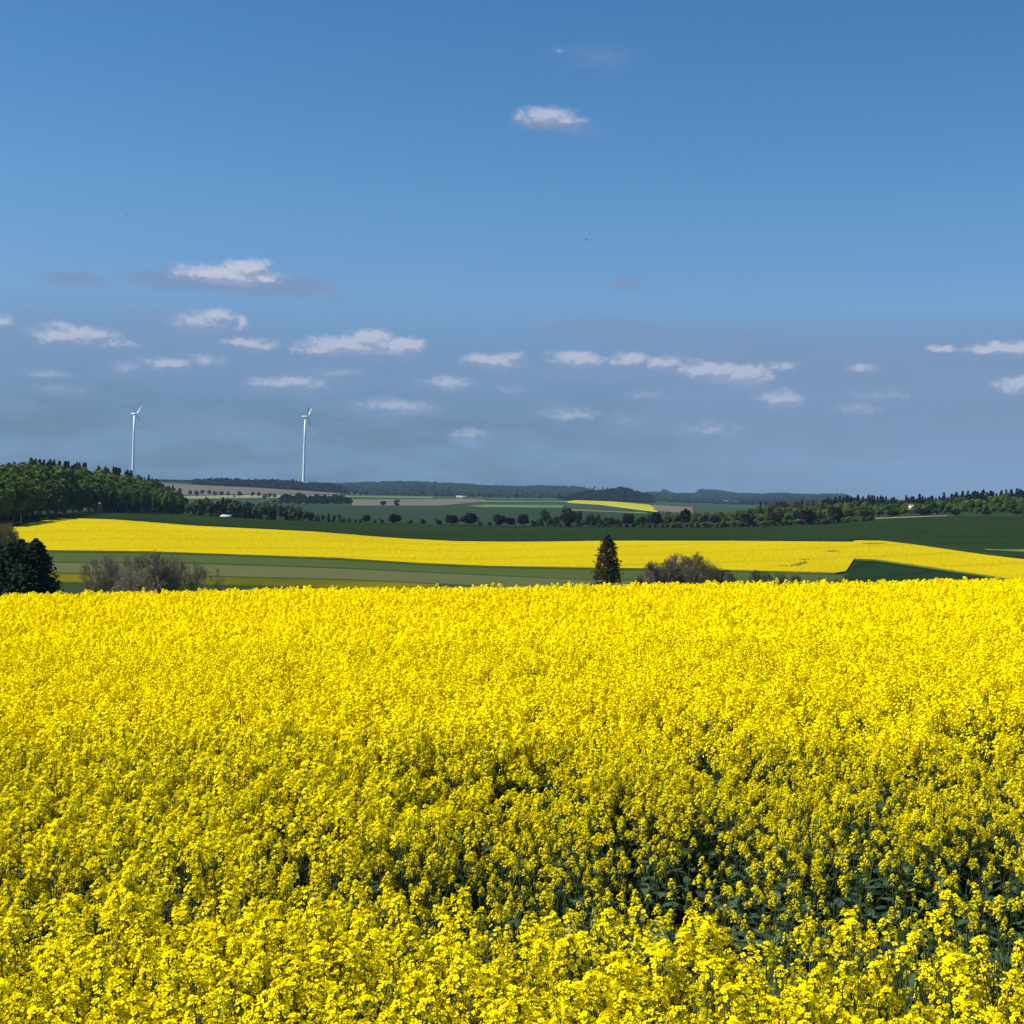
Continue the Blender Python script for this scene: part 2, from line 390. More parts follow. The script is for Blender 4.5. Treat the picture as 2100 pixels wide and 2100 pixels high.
M_rape_far = mat('rape_bloom_far', (.425, .330, .001), rough=.9, spec=0., var=.1, scale=.03, detail=8, col2=(.38, .295, .001), attr=.12, lines=(27, 62, .2))
M_rape_edge = mat('rape_stems_far', (.085, .10, .02), rough=.9, spec=0., scale=1)
M_wheat = mat('young_wheat', (.0175, .033, .0100), rough=.9, spec=0., scale=.02, detail=6, col2=(.0135, .0265, .0085), attr=.06, lines=(24, 75, .35))
M_wheat2 = mat('dark_wheat', (.0135, .030, .0115), rough=.9, spec=0., scale=.03, detail=6, col2=(.0115, .026, .010), attr=.06, lines=(18, 30, .4))
M_gs = mat('green_strip', (0.05704, 0.07912, 0.02208), rough=.9, spec=0., scale=.02, detail=6, col2=(0.046, 0.06808, 0.02024), attr=.05)
M_tan = mat('grey_tan_strip', (.088, .096, .040), rough=.9, spec=0., scale=.025, detail=6, col2=(.072, .082, .032), attr=.06)
M_mus = mat('sparse_yellow', (0.1564, 0.1334, 0.00552), rough=.9, spec=0., scale=.03, detail=7, col2=(0.046, 0.05704, 0.00736), attr=.1)
M_dk = mat('dark_strip', (0.0276, 0.04784, 0.0184), rough=.9, spec=0., scale=.03, detail=5, attr=.05)
M_brown = mat('bare_earth', (.125, .105, .085), rough=.95, spec=0., scale=.004, detail=5, col2=(.105, .090, .074))
M_pale = mat('pale_stubble', (0.1748, 0.1748, 0.092), rough=.95, spec=0., scale=.006, detail=4)
M_teal = mat('far_wheat', (.024, .042, .022), rough=.9, spec=0., scale=.004, detail=6, col2=(.0195, .036, .020), lines=(40, 60, .4))
M_yfar = mat('far_bloom', (0.3496, 0.322, 0.0184), rough=.9, spec=0., scale=.01, detail=5, col2=(0.276, 0.2576, 0.0184))
M_pgreen = mat('pale_green_crop', (0.092, 0.138, 0.0506), rough=.9, spec=0., scale=.01, detail=4)

YB = [(-60, 1127), (100, 1130), (300, 1132), (500, 1139), (700, 1146), (860, 1156), (1000, 1162), (1230, 1166), (1400, 1168), (1600, 1173), (1715, 1176), (1735, 1173), (1752, 1147), (1800, 1149), (1871, 1159), (2016, 1180), (2088, 1192), (2160, 1199)]
YT = [(0, 1086), (30, 1080), (60, 1073), (120, 1062), (230, 1065), (400, 1078), (640, 1090), (820, 1104), (940, 1110), (1050, 1111), (1250, 1109), (1500, 1109), (1748, 1111), (1754, 1108), (1810, 1109), (1871, 1116), (2016, 1137), (2100, 1147), (2160, 1153)]
field('rapeseed_field', M_rape_far, 0, 2148, YT, YB, .45, 250, 520, step=3., rows=230, jit=.06, kind='stuff', skirt=M_rape_edge, holes=[(1638, 1158, 9, 2.2), (1648, 1154, 10, 1.2), (1705, 1130, 14, 1.0), (1790, 1115, 22, .7), (1652, 1147, 12, .6), (1610, 1160, 20, .5), (1498, 1125, .8, 1)],
      label='bright yellow band of flowering rape across the opposite slope', cat='crop')
S1 = [(60, 1152), (400, 1154), (700, 1164), (1000, 1178), (1200, 1187), (1400, 1190), (1740, 1197)]
S2 = [(60, 1173), (400, 1180), (700, 1187), (900, 1196), (1050, 1203), (1250, 1209), (1400, 1212)]
up = lambda P, d: [(x, y + d) for x, y in P]
field('green_field', M_gs, -30, 1732, up(YB[:10] + [(1732, 1177)], 2.5), S1, .12, 246, 420)
field('stubble_field', M_tan, -30, 1300, up(S1, 2), S2, .12, 246, 420)
field('mustard_field', M_mus, 60, 900, up(S2, 2), [(60, 1193), (300, 1194), (400, 1198), (700, 1205), (900, 1209)], .15, 240, 420)
field('wheat_field', M_wheat2, 1728, 2060, [(1728, 1185), (1740, 1175), (1757, 1150), (1800, 1152), (1871, 1162), (2016, 1183), (2060, 1190)], [(1728, 1203), (2060, 1199)], .3, 240, 420, kind='structure')
field('wheat_field', M_wheat, -60, 2160, [(-60, 1049), (150, 1051), (240, 1052), (400, 1057), (560, 1066), (720, 1071), (900, 1076), (1050, 1079), (1400, 1081), (1550, 1079), (1700, 1073), (1800, 1064), (1900, 1060), (2000, 1058), (2160, 1057)], up(YT, -2), .3, 380, 580)
field('grass_strip', M_pgreen, 2020, 2160, [(2020, 1127), (2160, 1126)], [(2020, 1127.6), (2160, 1135)], .5, 380, 520, rows=8)
field('path', M_pale, 1790, 1945, [(1790, 1062), (1870, 1059), (1945, 1056.5)], [(1790, 1063.5), (1870, 1061.5), (1945, 1058.5)], .45, 500, 575, rows=8)
field('brown_field', M_brown, 318, 705, [(318, 990), (355, 992), (520, 1000), (705, 1012)], [(318, 1017), (560, 1013), (705, 1014)], .6, 1500, 2400)
field('stubble_field', M_pale, 318, 705, [(318, 1018), (560, 1014), (705, 1015)], [(318, 1024), (560, 1022), (705, 1020)], .6, 1400, 2300)
field('wheat_field', M_teal, 540, 1420, [(540, 1036.5), (700, 1038), (910, 1039), (930, 1036), (1000, 1036), (1200, 1043), (1420, 1054)], [(540, 1062), (720, 1071), (1050, 1080), (1420, 1078)], .6, 905, 1750)
field('brown_field', M_brown, 722, 996, [(722, 1024), (830, 1024), (960, 1023), (996, 1025)], [(722, 1036), (830, 1037), (910, 1037), (996, 1029)], .6, 1400, 2350)
field('stubble_field', M_pgreen, 710, 890, [(710, 1016), (890, 1019)], [(710, 1020), (890, 1022.5)], .8, 1900, 2900)
field('rapeseed_field', M_pgreen, 990, 1162, [(990, 1027), (1162, 1028)], [(990, 1030), (1162, 1030.5)], .8, 1500, 2400, kind='structure')
field('rapeseed_field', M_yfar, 1158, 1348, [(1158, 1029), (1180, 1025.5), (1260, 1028.5), (1335, 1035), (1348, 1046)], [(1158, 1030), (1230, 1034.5), (1320, 1046), (1348, 1049)], .8, 1100, 2450, kind='structure')
field('barley_field', M_pgreen, 960, 1160, [(960, 1037), (1000, 1035), (1160, 1036)], [(960, 1038), (1000, 1040.5), (1160, 1042)], .8, 1200, 1900)
field('barley_field', M_pgreen, 1172, 1330, [(1172, 1044), (1330, 1051)], [(1172, 1047), (1330, 1053.5)], .8, 1000, 1500)
field('brown_field', M_brown, 1340, 1425, [(1340, 1035), (1425, 1040)], [(1340, 1047), (1425, 1052)], .8, 1200, 2400)

# ------------------------------------------------------------------ plants: materials and templates
M_bark = mat('bark', (.075, .058, .045), scale=4, var=.3)
M_leaf = mat('leaf_green', (.072, .112, .016), trans=.25, objvar=.35, attr=.35, scale=.25)
M_leafb = mat('leaf_bright', (.070, .125, .030), trans=.25, objvar=.3, attr=.3, scale=.25)
M_olive = mat('leaf_olive', (.075, .085, .035), trans=.2, objvar=.35, attr=.3, scale=.3)
M_spr = mat('spruce_needles', (.020, .034, .016), objvar=.4, attr=.4, scale=.4)
M_spr2 = mat('spruce_needles_near', (.014, .024, .011), attr=.5, scale=.6)
M_cone = mat('spruce_cones', (.12, .060, .026), attr=.4, scale=2)
M_beech = mat('copper_leaf', (.024, .013, .018), trans=.1, objvar=.35, attr=.4, scale=.4)
M_twig = mat('bare_twig', (.185, .165, .105), objvar=.2, attr=.35, scale=1)
M_twigy = mat('budding_twig', (.16, .14, .05), objvar=.2, attr=.35, scale=1)
M_brush = mat('brown_canopy', (.085, .068, .048), trans=.1, objvar=.3, attr=.35, scale=.4)
M_wood = mat('wood_canopy', (.010, .017, .012), attr=.35, scale=.01)
M_wood2 = mat('wood_canopy_green', (.018, .032, .016), attr=.35, scale=.01)


def lobes_crown(seed, n, zb, rad, q, flat=1., nl=16):
    """Crown of free leaf quads on overlapping lobes, height 1, lowest leaf at zb."""
    g = np.random.default_rng(seed); zc = (zb + 1) / 2; hz = (1 - zb) / 2
    d = g.normal(size=(nl, 3)); d /= np.linalg.norm(d, axis=1, keepdims=True); k = g.uniform(.35, .72, nl)
    Lc = np.stack([d[:, 0] * rad * k, d[:, 1] * rad * k, zc + d[:, 2] * hz * k], 1); Lr = g.uniform(.28, .48, nl)
    w = g.integers(0, nl, n); e = g.normal(size=(n, 3)); e /= np.linalg.norm(e, axis=1, keepdims=True); e[:, 2] = np.where(e[:, 2] < -.35, -e[:, 2], e[:, 2])
    rr = Lr[w] * g.uniform(.72, 1.06, n)
    P = Lc[w] + e * rr[:, None] * np.array([rad, rad, hz * flat]); P[:, 2] = np.clip(P[:, 2], zb * .9, None)
    Nn = e + g.normal(size=(n, 3)) * .55 + [0, 0, .25]
    V, Fq = quads_at(P, Nn, q * g.uniform(.6, 1.25, n), 1, g)
    rl = g.random(nl)
    return V, Fq, np.repeat(np.clip(g.normal(.5, .22, n) * .6 + .4 * rl[w], 0, 1), 4)


def trunk_limbs(seed, zt, r, rad, nl=6):
    g = np.random.default_rng(seed); zz = np.linspace(0, zt, 5)
    P = np.stack([g.normal(0, r * .5, 5), g.normal(0, r * .5, 5), zz], 1); P[0, :2] = 0
    A, B = [P[:-1]], [P[1:]]; w0 = [np.linspace(r, r * .45, 4)]; w1 = [np.linspace(r * .85, r * .35, 4)]
    t = g.uniform(.4, .95, nl); b = np.stack([np.zeros(nl), np.zeros(nl), t * zt], 1); an = g.uniform(0, 6.28, nl)
    e = b + np.stack([np.cos(an) * rad * .7, np.sin(an) * rad * .7, g.uniform(.1, .25, nl)], 1)
    A.append(b); B.append(e); w0.append(np.full(nl, r * .4)); w1.append(np.full(nl, r * .12))
    return strips(np.concatenate(A), np.concatenate(B), np.concatenate(w0), np.concatenate(w1))


def spruce_parts(seed, n, rad, q, prof=None, zb=.06, up_tip=.0, gaps=.0):
    """Spruce of height 1: whorls of drooping boughs made of needle quads."""
    g = np.random.default_rng(seed); nb = int(n / 9); z = zb + (1 - zb) * g.random(nb) ** 1.15
    whorl = np.round(z * 26) / 26; z = whorl + g.normal(0, .006, nb)
    R = (prof(z) if prof else (1 - z) ** .85 * rad + .006) * g.uniform(.72, 1.12, nb)
    an = g.uniform(0, 6.28, nb); keep = g.random(nb) > gaps; z, R, an = z[keep], R[keep], an[keep]; nb = len(z)
    t = np.linspace(.15, 1, 9)[None, :]; rr = R[:, None] * t
    zz = z[:, None] - rr * .38 + up_tip * R[:, None] * t ** 3 + g.normal(0, .004, (nb, 9))
    side = g.normal(0, 1, (nb, 9)) * R[:, None] * .16 * (1.1 - t)
    P = np.stack([np.cos(an)[:, None] * rr - np.sin(an)[:, None] * side, np.sin(an)[:, None] * rr + np.cos(an)[:, None] * side, zz], -1).reshape(-1, 3)
    P[:, 2] = np.clip(P[:, 2], .01, 1.01)
    Nn = np.stack([np.cos(an)[:, None] * .5 + 0 * t, np.sin(an)[:, None] * .5 + 0 * t, 1 + 0 * t + 0 * an[:, None]], -1).reshape(-1, 3) + g.normal(size=(nb * 9, 3)) * .5
    V, Fq = quads_at(P, Nn, q * g.uniform(.6, 1.3, nb * 9), .75, g)
    m = 30; s = np.stack([g.normal(0, .006, m), g.normal(0, .006, m), g.uniform(.9, 1.0, m)], 1); V2, F2 = quads_at(s, g.normal(size=(m, 3)) + [1, 0, 0], q * .55, 1.2, g)
    return np.concatenate([V, V2]), np.concatenate([Fq, F2 + len(V)]), np.repeat(np.concatenate([np.repeat(g.random(nb), 9) * .6 + g.random(nb * 9) * .4, np.full(m, .5)]), 4)


def twig_parts(seed, stems, levels=4, spread=.5, w=.012):
    """Bare many-stemmed growth of height about 1."""
    g = np.random.default_rng(seed); A, B, w0, w1 = [], [], [], []
    P = np.stack([g.normal(0, .10 * spread / .5, stems), g.normal(0, .10 * spread / .5, stems), np.zeros(stems)], 1)
    D = np.stack([P[:, 0] * 3 + g.normal(0, spread * .5, stems), P[:, 1] * 3 + g.normal(0, spread * .5, stems), np.ones(stems)], 1); ln = .34; ww = w
    for k in range(levels):
        D = D / np.linalg.norm(D, axis=1, keepdims=True); E = P + D * (ln * g.uniform(.6, 1.2, len(P)))[:, None]
        A.append(P); B.append(E); w0.append(np.full(len(P), ww)); w1.append(np.full(len(P), ww * .6))
        c = 5 if k < levels - 1 else 1
        f = g.uniform(.35, 1, (len(P), c)); f[:, 0] = 1
        P = (P[:, None] + (E - P)[:, None] * f[..., None]).reshape(-1, 3)
        D = (D[:, None] + g.normal(0, .55, (len(D), c, 3)) + [0, 0, .06]).reshape(-1, 3); ln *= .66; ww *= .55
    V, Fq = strips(np.concatenate(A), np.concatenate(B), np.maximum(np.concatenate(w0), .0019), np.maximum(np.concatenate(w1), .0014))
    return V, Fq, np.repeat(g.random(len(V) // 6), 6)


def one_tree(name, parts, mats): return mesh(name, parts, mats)


def broad(seed, m, zb=.28, rad=.27, n=1500, q=.034, nl=16):
    V, Fq, r = lobes_crown(seed, n, zb, rad, q, nl=nl); tv, tf = trunk_limbs(seed + 50, .7, .018, rad)
    return mesh('broadleaf_tree', [(V, Fq, 0, r), (tv, tf, 1, None)], [m, M_bark])


BROAD = [broad(s, M_leaf, .2, .27, 2600, .026, 24) for s in (1, 2, 3, 4)]
DEEP = [broad(s, M_leaf, .03, .28, 2600, .028, 26) for s in (91, 92, 93)]
BRIGHT = [broad(s, M_leafb, .15, .3) for s in (5, 6, 7)]
OLIVE = [broad(s, M_olive, .12, .3) for s in (8, 9, 10)]
M_hedge = mat('hedge_leaf', (.028, .046, .020), trans=.15, objvar=.3, attr=.3, scale=.3)
BUSH = [broad(s, M_hedge, .02, .55, 900, .05, 12) for s in (11, 12, 13)]
HAZY = [broad(s, M_hedge, .06, .3) for s in (94, 95, 96)]
OBUSH = [broad(s, M_olive, .02, .55, 900, .05, 12) for s in (14, 15)]
BROWN = []
for s in (16, 17, 18):
    V, Fq, r = twig_parts(s, 3, 4, .45, .012); v2, f2, r2 = lobes_crown(s, 500, .35, .24, .02)
    BROWN.append(mesh('leafless_tree', [(V, Fq, 0, r), (v2, f2, 1, r2)], [M_twig, M_brush]))
SPR = []
for s in (20, 21, 22, 23):
    V, Fq, r = spruce_parts(s, 1700, .24, .03); tv, tf = trunk_limbs(s, .95, .014, .02, 0)
    SPR.append(mesh('spruce_tree', [(V, Fq, 0, r), (tv, tf, 1, None)], [M_spr, M_bark]))


def plant_tree(meshes, name, label, cat, px, top, Y, wide=1., group=None, i=0, jit=True):
    H = max(.8, top_h(px, top, Y)); p = spot(px, Y, top)
    return thing(name, label, cat, (p.x, p.y, p.z - .15), meshes[i % len(meshes)], group, rz=random.uniform(0, 6.28), sc=(H * wide, H * wide, H))


ip = lambda x, P: float(np.interp(x, [q[0] for q in P], [q[1] for q in P]))

# ---- left wood: front rows of broadleaves, spruces and leafless trees on its skyline
SKYL = [(-60, 952), (0, 951), (60, 946), (100, 948), (170, 955), (230, 963), (275, 973), (310, 980), (350, 997), (385, 1014), (402, 1032)]
FRT = [(-60, 1000), (0, 996), (100, 990), (200, 992), (300, 1004), (360, 1016), (402, 1036)]
EDGE = [(-60, 1092), (0, 1083), (50, 1077), (110, 1065), (150, 1053), (240, 1053), (404, 1058)]
k = 0
for row in range(5):
    x = -70 + random.uniform(0, 10)
    while x < 400 - row * 6:
        Y = dist(max(x, -55), ip(x, EDGE), 330, 558) + 4 + row * 13 + random.uniform(-3, 3)
        f = row / 4; top = ip(x, FRT) * (1 - f) + (ip(x, SKYL) + 5) * f + random.uniform(-4, 4)
        plant_tree(BROAD if row == 0 else DEEP, 'broadleaf_tree', ['deep green leafy tree in the front row of the wood on the left hill', 'deep green leafy tree inside the wood on the left hill'][row > 0], 'tree',
                   x, top, Y, random.uniform(.85, 1.15), ['front row of the left wood', 'leafy trees inside the left wood'][row > 0], k)
        k += 1; x += random.uniform(13, 21)
x = -60
while x < 372:
    top = ip(x, SKYL) + random.uniform(-6, 5); Y = 640 + random.uniform(-25, 45)
    brown = x < 62 and random.random() < .8 or random.random() < .32
    if brown: plant_tree(BROWN, 'leafless_tree', 'brown leafless tree on the skyline of the left wood', 'tree', x, top + 3, Y - 20, random.uniform(.9, 1.2), 'brown trees on the left skyline', k)
    else: plant_tree(SPR, 'spruce_tree', 'dark spruce tip on the skyline of the left wood', 'tree', x, top, Y, random.uniform(.55, .85), 'spruces on the left skyline', k)
    k += 1; x += random.uniform(2.6, 5)

# ---- belt of young dark trees running down from the left wood
BELT = [(400, 1024), (440, 1020), (470, 1022), (520, 1028), (560, 1032), (600, 1038), (640, 1048), (680, 1053), (725, 1060)]
for row in range(2):
    x = 400.0
    while x < 725:
        top = ip(x, BELT) + random.uniform(-3, 6) + (3 if row == 0 else 0); sp = random.random() < .5
        plant_tree(SPR if sp else OLIVE, 'young_spruce' if sp else 'olive_tree',
                   ['dark young spruce in the belt running down from the left wood', 'olive green tree in the belt running down from the left wood'][not sp], 'tree',
                   x, top, 566 + row * 22 + random.uniform(-3, 6), random.uniform(1.1, 1.5) if sp else random.uniform(1.0, 1.3), ['young spruces of the left belt', 'olive trees of the left belt'][not sp], k)
        k += 1; x += random.uniform(8, 14)

# ---- copper beeches along the lane
BV = []
for s in (30, 31, 32):
    V, Fq, r = lobes_crown(s, 1700, .03, .5, .042, nl=34); tv, tf = trunk_limbs(s, .6, .04, .4)
    BV.append((mesh('crown', [(V, Fq, 0, r)], [M_beech]), mesh('trunk', [(tv, tf, 0)], [M_bark])))
BE = [(752, 1055, 18, 'small reddish copper beech, leftmost of the lane'), (810, 1053, 25, 'round copper beech standing alone right of the leftmost small one'),
      (926, 1053, 29, 'copper beech, left one of the close pair above the dip of the yellow band'), (963, 1051, 34, 'broadest copper beech, right one of the close pair'),
      (1024, 1054, 27, 'copper beech, left one of a tight group of three'), (1047, 1059, 22, 'lowest copper beech in the middle of a tight group of three'),
      (1073, 1053, 25, 'copper beech, right one of a tight group of three'), (1164, 1051, 29, 'copper beech with a blue green tree rising behind it'),
      (1288, 1050, 27, 'large copper beech up and to the right of the lone dark spruce'), (1346, 1050, 22, 'copper beech below the end of the far yellow field'),
      (1407, 1042, 21, 'tall narrow pear shaped copper beech'), (1467, 1054, 21, 'small squarish copper beech before the brownish scrub'),
      (1530, 1053, 27, 'copper beech where the right wood begins'), (1593, 1047, 29, 'broad low skirted copper beech before the mixed wood'),
      (1655, 1041, 31, 'copper beech with a pointed top before bright green trees'), (1713, 1038, 31, 'largest copper beech before the right wood'),
      (1774, 1045, 17, 'small copper beech just left of the pale path'), (1831, 1045, 26, 'low reddish copper beech left of the hunting tower'),
      (1897, 1042, 28, 'triangular copper beech right of the hunting tower'), (1960, 1044, 20, 'low copper beech second right of the hunting tower'),
      (2022, 1047, 22, 'flat dark copper beech under bright green crowns'), (2087, 1046, 24, 'copper beech nearest the right edge of the view')]
for i, (px, top, w, lab) in enumerate(BE):
    Y = 548 if px < 1780 else 566; H = top_h(px, top, Y); p = spot(px, Y, top)
    t = thing('copper_beech', lab, 'tree', p, group='copper beeches along the lane')
    wd = w / F * Y / 2 / .48 * 1.08
    for me, nm in zip(BV[i % 3], ('crown', 'trunk')):
        obj(nm, me, (0, 0, 0), t, random.uniform(0, 6.28), (wd, wd, H))

# ---- hedge bushes between and below the beeches
for i, (px, top) in enumerate([(700, 1062), (716, 1061), (730, 1064), (740, 1062), (768, 1064), (783, 1063), (842, 1064), (868, 1062), (899, 1064), (985, 1067), (1004, 1068), (1094, 1066), (1110, 1062), (1128, 1060), (1142, 1064), (1186, 1064), (1200, 1062),
                               (1215, 1065), (1232, 1061), (1246, 1057), (1258, 1060), (1270, 1063), (1308, 1060), (1322, 1058)]):
    plant_tree(BUSH, 'hedge_bush', 'low green bush in the hedge between the copper beeches', 'bush', px, top, 552 + random.uniform(-3, 6), random.uniform(.8, 1.1), 'low bushes between the copper beeches', i)
x = 1090.0
while x < 1335:
    plant_tree(BUSH if random.random() < .6 else OBUSH, 'hedge_bush', 'small low bush in the fringe at the foot of the copper beeches', 'bush', x, ip(x, [(700, 1066), (1100, 1073), (1335, 1073)]) + random.uniform(-2, 3), 546 + random.uniform(-3, 4), random.uniform(1, 1.6), 'fringe at the foot of the copper beeches', int(x))
    x += random.uniform(9, 16)
for i, px in enumerate((1106, 1140, 1224, 1252, 1316)):
    plant_tree(HAZY, 'broadleaf_tree', 'hazy green tree in the dip behind the copper beeches', 'tree', px, 1055 + random.uniform(-5, 4), 700 + random.uniform(-60, 60), random.uniform(1, 1.4), 'hazy trees in the dip behind the beeches', i)
x = 1330.0
while x < 1790:
    plant_tree(OBUSH, 'scrub_bush', 'low olive brown scrub bush at the foot of the right wood', 'bush', x, ip(x, [(1330, 1070), (1600, 1066), (1790, 1056)]) + random.uniform(-2, 3), ip(x, [(1330, 542), (1790, 548)]) + random.uniform(-4, 5), random.uniform(1, 1.5), 'scrub at the foot of the right wood', int(x))
    x += random.uniform(10, 17)
for i, (px, top, w) in enumerate([(1120, 1042, 1.), (1166, 1037, 1.2), (1185, 1046, 1.), (1210, 1050, 1.1)]):
    plant_tree(HAZY, 'broadleaf_tree', ['slim bluish tree rising out of the dip left of a copper beech', 'round bluish tree rising straight behind a copper beech', 'bluish tree in the dip right of the rounded one', 'lower bluish tree farthest right in the dip'][i], 'tree', px, top, 760, w, None, i)

# ---- right wood
SKYR = [(1330, 1046), (1430, 1043), (1500, 1038), (1560, 1028), (1640, 1022), (1700, 1022), (1740, 1016), (1850, 1018), (1930, 1012), (2000, 1007), (2100, 1004), (2160, 1003)]
x = 1690.0
while x < 2150:
    plant_tree(SPR, 'spruce_tree', 'dark spruce on the skyline of the right wood', 'tree', x, ip(x, SKYR) + random.choice([random.uniform(-3, 3), random.uniform(2, 9)]), 760 + random.uniform(-30, 40), random.uniform(1.1, 1.7), 'spruces on the right skyline', k)
    k += 1; x += random.uniform(3.5, 7.5)
x = 1560.0
while x < 1700:
    sp = random.random() < .55
    plant_tree(SPR if sp else BROWN, 'spruce_tree' if sp else 'leafless_tree', ['dark spruce on the lower left shoulder of the right wood', 'brown leafless tree on the lower left shoulder of the right wood'][not sp], 'tree', x, ip(x, SKYR) + random.uniform(-2, 7), 700 + random.uniform(-20, 30), .95,
               ['spruces on the shoulder of the right wood', 'leafless trees of the right wood'][not sp], k)
    k += 1; x += random.uniform(6, 11)
for row in range(3):
    x = 1330.0 + random.uniform(0, 12)
    while x < 2150:
        Y = 585 + row * 32 + random.uniform(-6, 8) + (10 if x > 1780 else 0); f = row / 2.6
        bot = ip(x, [(1330, 1058), (1480, 1054), (1600, 1048), (1780, 1042), (2000, 1036), (2160, 1036)]); top = bot * (1 - f) + (ip(x, SKYR) + 6) * f + random.uniform(-4, 4)
        if x < 1560: ms, nm, lb, gr = (OLIVE, 'olive_tree', 'olive brown tree at the left end of the right wood', 'olive trees at the end of the right wood') if random.random() < .62 else (BROAD, 'broadleaf_tree', 'green tree at the left end of the right wood', 'green trees at the end of the right wood')
        elif row == 0 and x > 1760: ms, nm, lb, gr = BRIGHT, 'broadleaf_tree', 'bright green leafy tree in the front row of the right wood', 'bright front trees of the right wood'
        elif random.random() < .3: ms, nm, lb, gr = BRIGHT, 'broadleaf_tree', 'fresh green tree inside the right wood', 'fresh trees inside the right wood'
        else: ms, nm, lb, gr = BROAD, 'broadleaf_tree', 'deep green tree inside the right wood', 'deep green trees inside the right wood'
        plant_tree(ms, nm, lb, 'tree', x, top, Y, random.uniform(1.2, 1.6), gr, k); k += 1
        x += random.uniform(14, 23)

# ---- valley foreground: spruces, bare shrubs, bushes
def big_spruce(seed, px, top, Y, rad, lab, prof=None, q=.02, n=9000, cones=0, up_tip=.25, gaps=0., group=None):
    H = top_h(px, top, Y); p = spot(px, Y, top); t = thing('spruce_tree', lab, 'tree', p, group=group)
    V, Fq, r = spruce_parts(seed, n, rad, q, prof, .04, up_tip, gaps); parts = [(V, Fq, 0, r)]
    obj('crown', mesh('crown', parts, [M_spr2]), (0, 0, 0), t, 0, (H, H, H))
    tv, tf = trunk_limbs(seed, .97, .016, .05, 0); obj('trunk', mesh('trunk', [(tv, tf, 0)], [M_bark]), (0, 0, 0), t, 0, (H, H, H))
    if cones:
        g = np.random.default_rng(seed + 9); z = g.uniform(.45, .97, cones); R = prof(z) * g.uniform(.5, .95, cones); an = g.uniform(0, 6.28, cones)
        a = np.stack([np.cos(an) * R, np.sin(an) * R, z - R * .3], 1); cvv, cf = strips(a, a - [0, 0, .018], .006, .0035)
        obj('cones', mesh('cones', [(cvv, cf, 0, g.random(len(cvv)))], [M_cone]), (0, 0, 0), t, 0, (H, H, H))
    return t


cprof = lambda z: np.interp(z, [0, .2, .4, .55, .75, .9, .97, 1.0], [.26, .245, .225, .20, .165, .118, .07, .015])
big_spruce(61, 1247, 1099, 200, .2, 'lone dark columnar spruce with brown cones standing before the yellow band', cprof, .0145, 6000, 1800, .30, .42)
for i, (px, top, Y, rad, lab) in enumerate([(74, 1107, 140, .37, 'rightmost spruce of the dark clump on the left, its boughs sweeping right'), (44, 1108, 143, .36, 'spruce with the broadest top in the dark clump on the left'),
                                            (24, 1116, 138, .40, 'lower spruce in the middle of the dark clump on the left'), (2, 1121, 141, .4, 'low spruce at the left picture edge'), (60, 1130, 135, .40, 'short spruce in front of the dark clump on the left')]):
    big_spruce(70 + i, px, top, Y, rad, lab, lambda z, rad=rad: rad * (1 - z) ** .56 + .004, .017, 14000, 0, .42, .15, 'dark spruce clump on the left')


def bare(seed, px, top, Y, wide, lab, m=M_twig, stems=6, levels=5, spread=.75, leaves=0, lm=None, name='bare_shrub', cat='shrub', group=None):
    H = top_h(px, top, Y); p = spot(px, Y, top); t = thing(name, lab, cat, p, group=group)
    V, Fq, r = twig_parts(seed, stems, levels, spread, .011); hz = np.percentile(V[:, 2], 96); V = V / [1, 1, hz]; zt_ = .72 + .28 * np.sqrt(np.clip(1 - (V[:, 0] ** 2 + V[:, 1] ** 2) / .30, 0, 1)); V[:, 2] = np.where(V[:, 2] > zt_, zt_ + (V[:, 2] - zt_) * .3, V[:, 2])
    obj('branches', mesh('branches', [(V, Fq, 0, r)], [m]), (0, 0, 0), t, 0, (H * wide, H * wide, H))
    if leaves:
        g = np.random.default_rng(seed); w = g.integers(len(V) // 6 // 3, len(V) // 6, leaves) * 6 + 4; v, f = quads_at(V[w] + g.normal(0, .012, (leaves, 3)), g.normal(size=(leaves, 3)), .012 * g.uniform(.6, 1.3, leaves), 1, g)
        obj('leaves', mesh('leaves', [(v, f, 0, g.random(len(v)))], [lm]), (0, 0, 0), t, 0, (H * wide, H * wide, H))
    return t


M_bud = mat('young_leaf', (.17, .15, .04), trans=.3, attr=.35, scale=1)
M_olv = mat('olive_bud', (.095, .085, .035), trans=.2, attr=.35, scale=1)
M_dkl = mat('bush_leaf', (.030, .055, .018), trans=.2, attr=.4, scale=1)
bare(81, 205, 1150, 200, .75, 'grey leafless shrub, left one behind the crop and right of the spruce clump', stems=6)
bare(82, 245, 1140, 205, .8, 'taller grey leafless shrub, second from the spruce clump', stems=7)
bare(83, 325, 1133, 200, .75, 'tallest grey leafless shrub with a dense rounded head', stems=9)
bare(84, 375, 1143, 203, .8, 'broad grey leafless shrub right of the tallest one')
bare(85, 418, 1160, 206, .7, 'thin grey leafless shrub at the right end of the grey thicket', stems=5)
bare(86, 285, 1168, 195, 1.2, 'low grey thicket filling the gap between the leafless shrubs', stems=6)
bare(87, 8, 1080, 215, .42, 'yellowish leafless tree rising behind the dark spruce clump', M_twigy, 4, 6, .4, name='leafless_tree', cat='tree')
bare(88, 1352, 1154, 200, .75, 'grey brown leafless shrub right of the lone spruce', leaves=900, lm=M_olv, stems=11)
bare(89, 1390, 1141, 203, .85, 'tall grey shrub with olive buds, highest of the middle thicket', leaves=1500, lm=M_olv, stems=12)
bare(90, 1426, 1141, 208, .8, 'shrub with yellowish new leaves on its top in the middle thicket', M_twigy, leaves=1600, lm=M_bud, stems=11)
bare(91, 1452, 1163, 198, .75, 'dark green bush closing the right side of the middle thicket', leaves=3500, lm=M_dkl)
